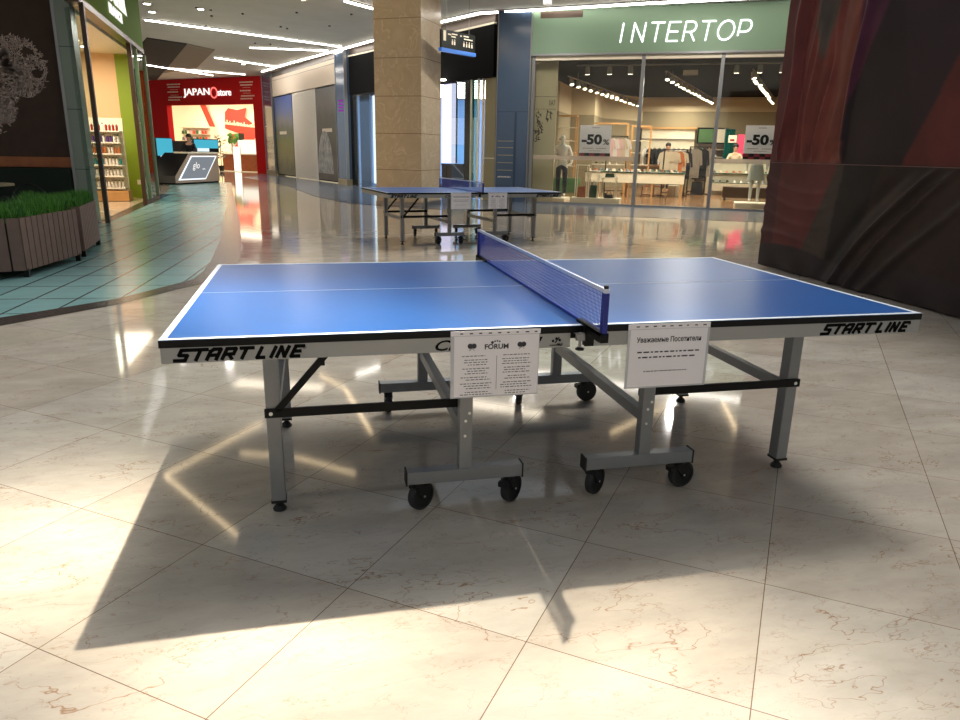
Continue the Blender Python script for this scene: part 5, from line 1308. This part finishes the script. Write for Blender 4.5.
b = MB(); b._new([(-.2, 0, 0), (.12, 0, 0), (.18, .06, .22), (-.2, .06, .22), (-.2, .02, 0), (.12, .02, 0), (.18, .08, .22), (-.2, .08, .22)], [(0, 1, 2, 3), (4, 7, 6, 5), (0, 4, 5, 1), (3, 2, 6, 7), (0, 3, 7, 4), (1, 5, 6, 2)]); b.build('board', 'taupe', t); MB().box(.06, .15, -.05, -.01, 0, .035).build('holder', 'cream', t)
t = thing('cafe_chair', 'black cafe chair with a curved round backrest behind the planter', 'chair', (-4.72, 8.35, 0), R(20))
MB().box(-.22, .22, -.22, .22, .43, .47, .015).build('seat', 'black_metal', t)
for x in (-.19, .19):
    for y in (-.19, .19): MB().cyl((x, y, 0), (x * .9, y * .9, .43), .012, seg=8).build('leg', 'black_metal', t)
b = MB(); P = [(-.27 + .54 * i / 16, .10 + .17 * math.sin(math.pi * i / 16), .47 + .30 * math.sin(math.pi * i / 16) ** .6) for i in range(17)]
for p, q in zip(P[:-1], P[1:]): b.cyl(p, q, .014, seg=8)
b.build('backrest', 'black_metal', t)

# planters
mat('slat_brown', (126, 98, 88), .6, noise=.08, nscale=12); mat('slat_dark', (60, 42, 36), .6); mat('grass_green', (88, 150, 44), .6, noise=.35, nscale=14); mat('grass_dark', (48, 98, 32), .6); mat('soil', (36, 28, 22), .9)
def planter(label, P, fronts, seed):
    """P: footprint corners (world XY); fronts: indices of edges clad in slats"""
    cx = sum(p[0] for p in P) / len(P); cy = sum(p[1] for p in P) / len(P)
    t = thing('planter', label, 'planter', (cx, cy, 0), 0)
    Q = [(x - cx, y - cy) for x, y in P]; n = len(Q)
    MB().prism([(x * .93, y * .93) for x, y in Q], .09, .55).build('box', 'slat_dark', t)
    b = MB()
    for i in range(n):
        p, q = Vector(Q[i]), Vector(Q[(i + 1) % n]); L_ = (q - p).length; d = (q - p) / L_; k = max(1, round(L_ / .115)); w_ = L_ / k
        nn = Vector((d.y, -d.x))
        for j in range(k):
            a = p + d * (j * w_ + .008); e = p + d * ((j + 1) * w_ - .008)
            b.prism([tuple(a), tuple(e), tuple(e - nn * .02), tuple(a - nn * .02)], .075, .60)
    b.build('slats', 'slat_brown', t)
    for i in range(n):
        x, y = Q[i]; MB().box(x * .93 - .025, x * .93 + .025, y * .93 - .025, y * .93 + .025, 0, .09).build('foot', 'black_metal', t)
    rr = random.Random(seed); b = MB()
    xs = [x for x, y in Q]; ys = [y for x, y in Q]
    def inside(x, y):
        c = False; j = n - 1
        for i in range(n):
            if (Q[i][1] > y) != (Q[j][1] > y) and x < (Q[j][0] - Q[i][0]) * (y - Q[i][1]) / (Q[j][1] - Q[i][1]) + Q[i][0]: c = not c
            j = i
        return c
    cnt = 0
    while cnt < 5200:
        x, y = rr.uniform(min(xs), max(xs)), rr.uniform(min(ys), max(ys))
        if not inside(x / .93, y / .93): continue
        cnt += 1; h_ = rr.uniform(.10, .20) * (1 + .25 * math.sin(x * 7) * math.sin(y * 5)); a = rr.random() * 6.28; dx, dy = math.cos(a), math.sin(a); w_ = .004; l_ = rr.uniform(.02, .09); b.mi = 1 if rr.random() < .35 else 0
        z0 = .55
        b._new([(x - dy * w_, y + dx * w_, z0), (x + dy * w_, y - dx * w_, z0), (x + dx * l_ * .4 + dy * w_ * .8, y + dy * l_ * .4 - dx * w_ * .8, z0 + h_ * .6), (x + dx * l_ * .4 - dy * w_ * .8, y + dy * l_ * .4 + dx * w_ * .8, z0 + h_ * .6), (x + dx * l_, y + dy * l_, z0 + h_)], [(0, 1, 2, 3), (3, 2, 4)])
    o = b.build('grass', ['grass_green', 'grass_dark'], t); o['kind'] = 'stuff'
planter('slatted brown wooden planter box with green grass nearest the table', [(-3.77, 5.14), (-3.585, 6.36), (-4.30, 6.48), (-4.45, 4.85)], (0, 3), 1)
planter('slatted brown planter box with green grass farther back beside the shop glass', [(-3.62, 6.62), (-3.76, 7.86), (-4.42, 7.8), (-4.32, 6.55)], (0, 3), 2)
planter('slatted brown planter box cut off by the left edge of the view', [(-4.55, 4.55), (-4.50, 4.80), (-5.6, 5.35), (-5.9, 4.4), (-4.95, 4.0)][:0] or [(-4.60, 4.40), (-4.48, 4.82), (-5.4, 5.2), (-5.8, 4.2)], (0, 3), 3)
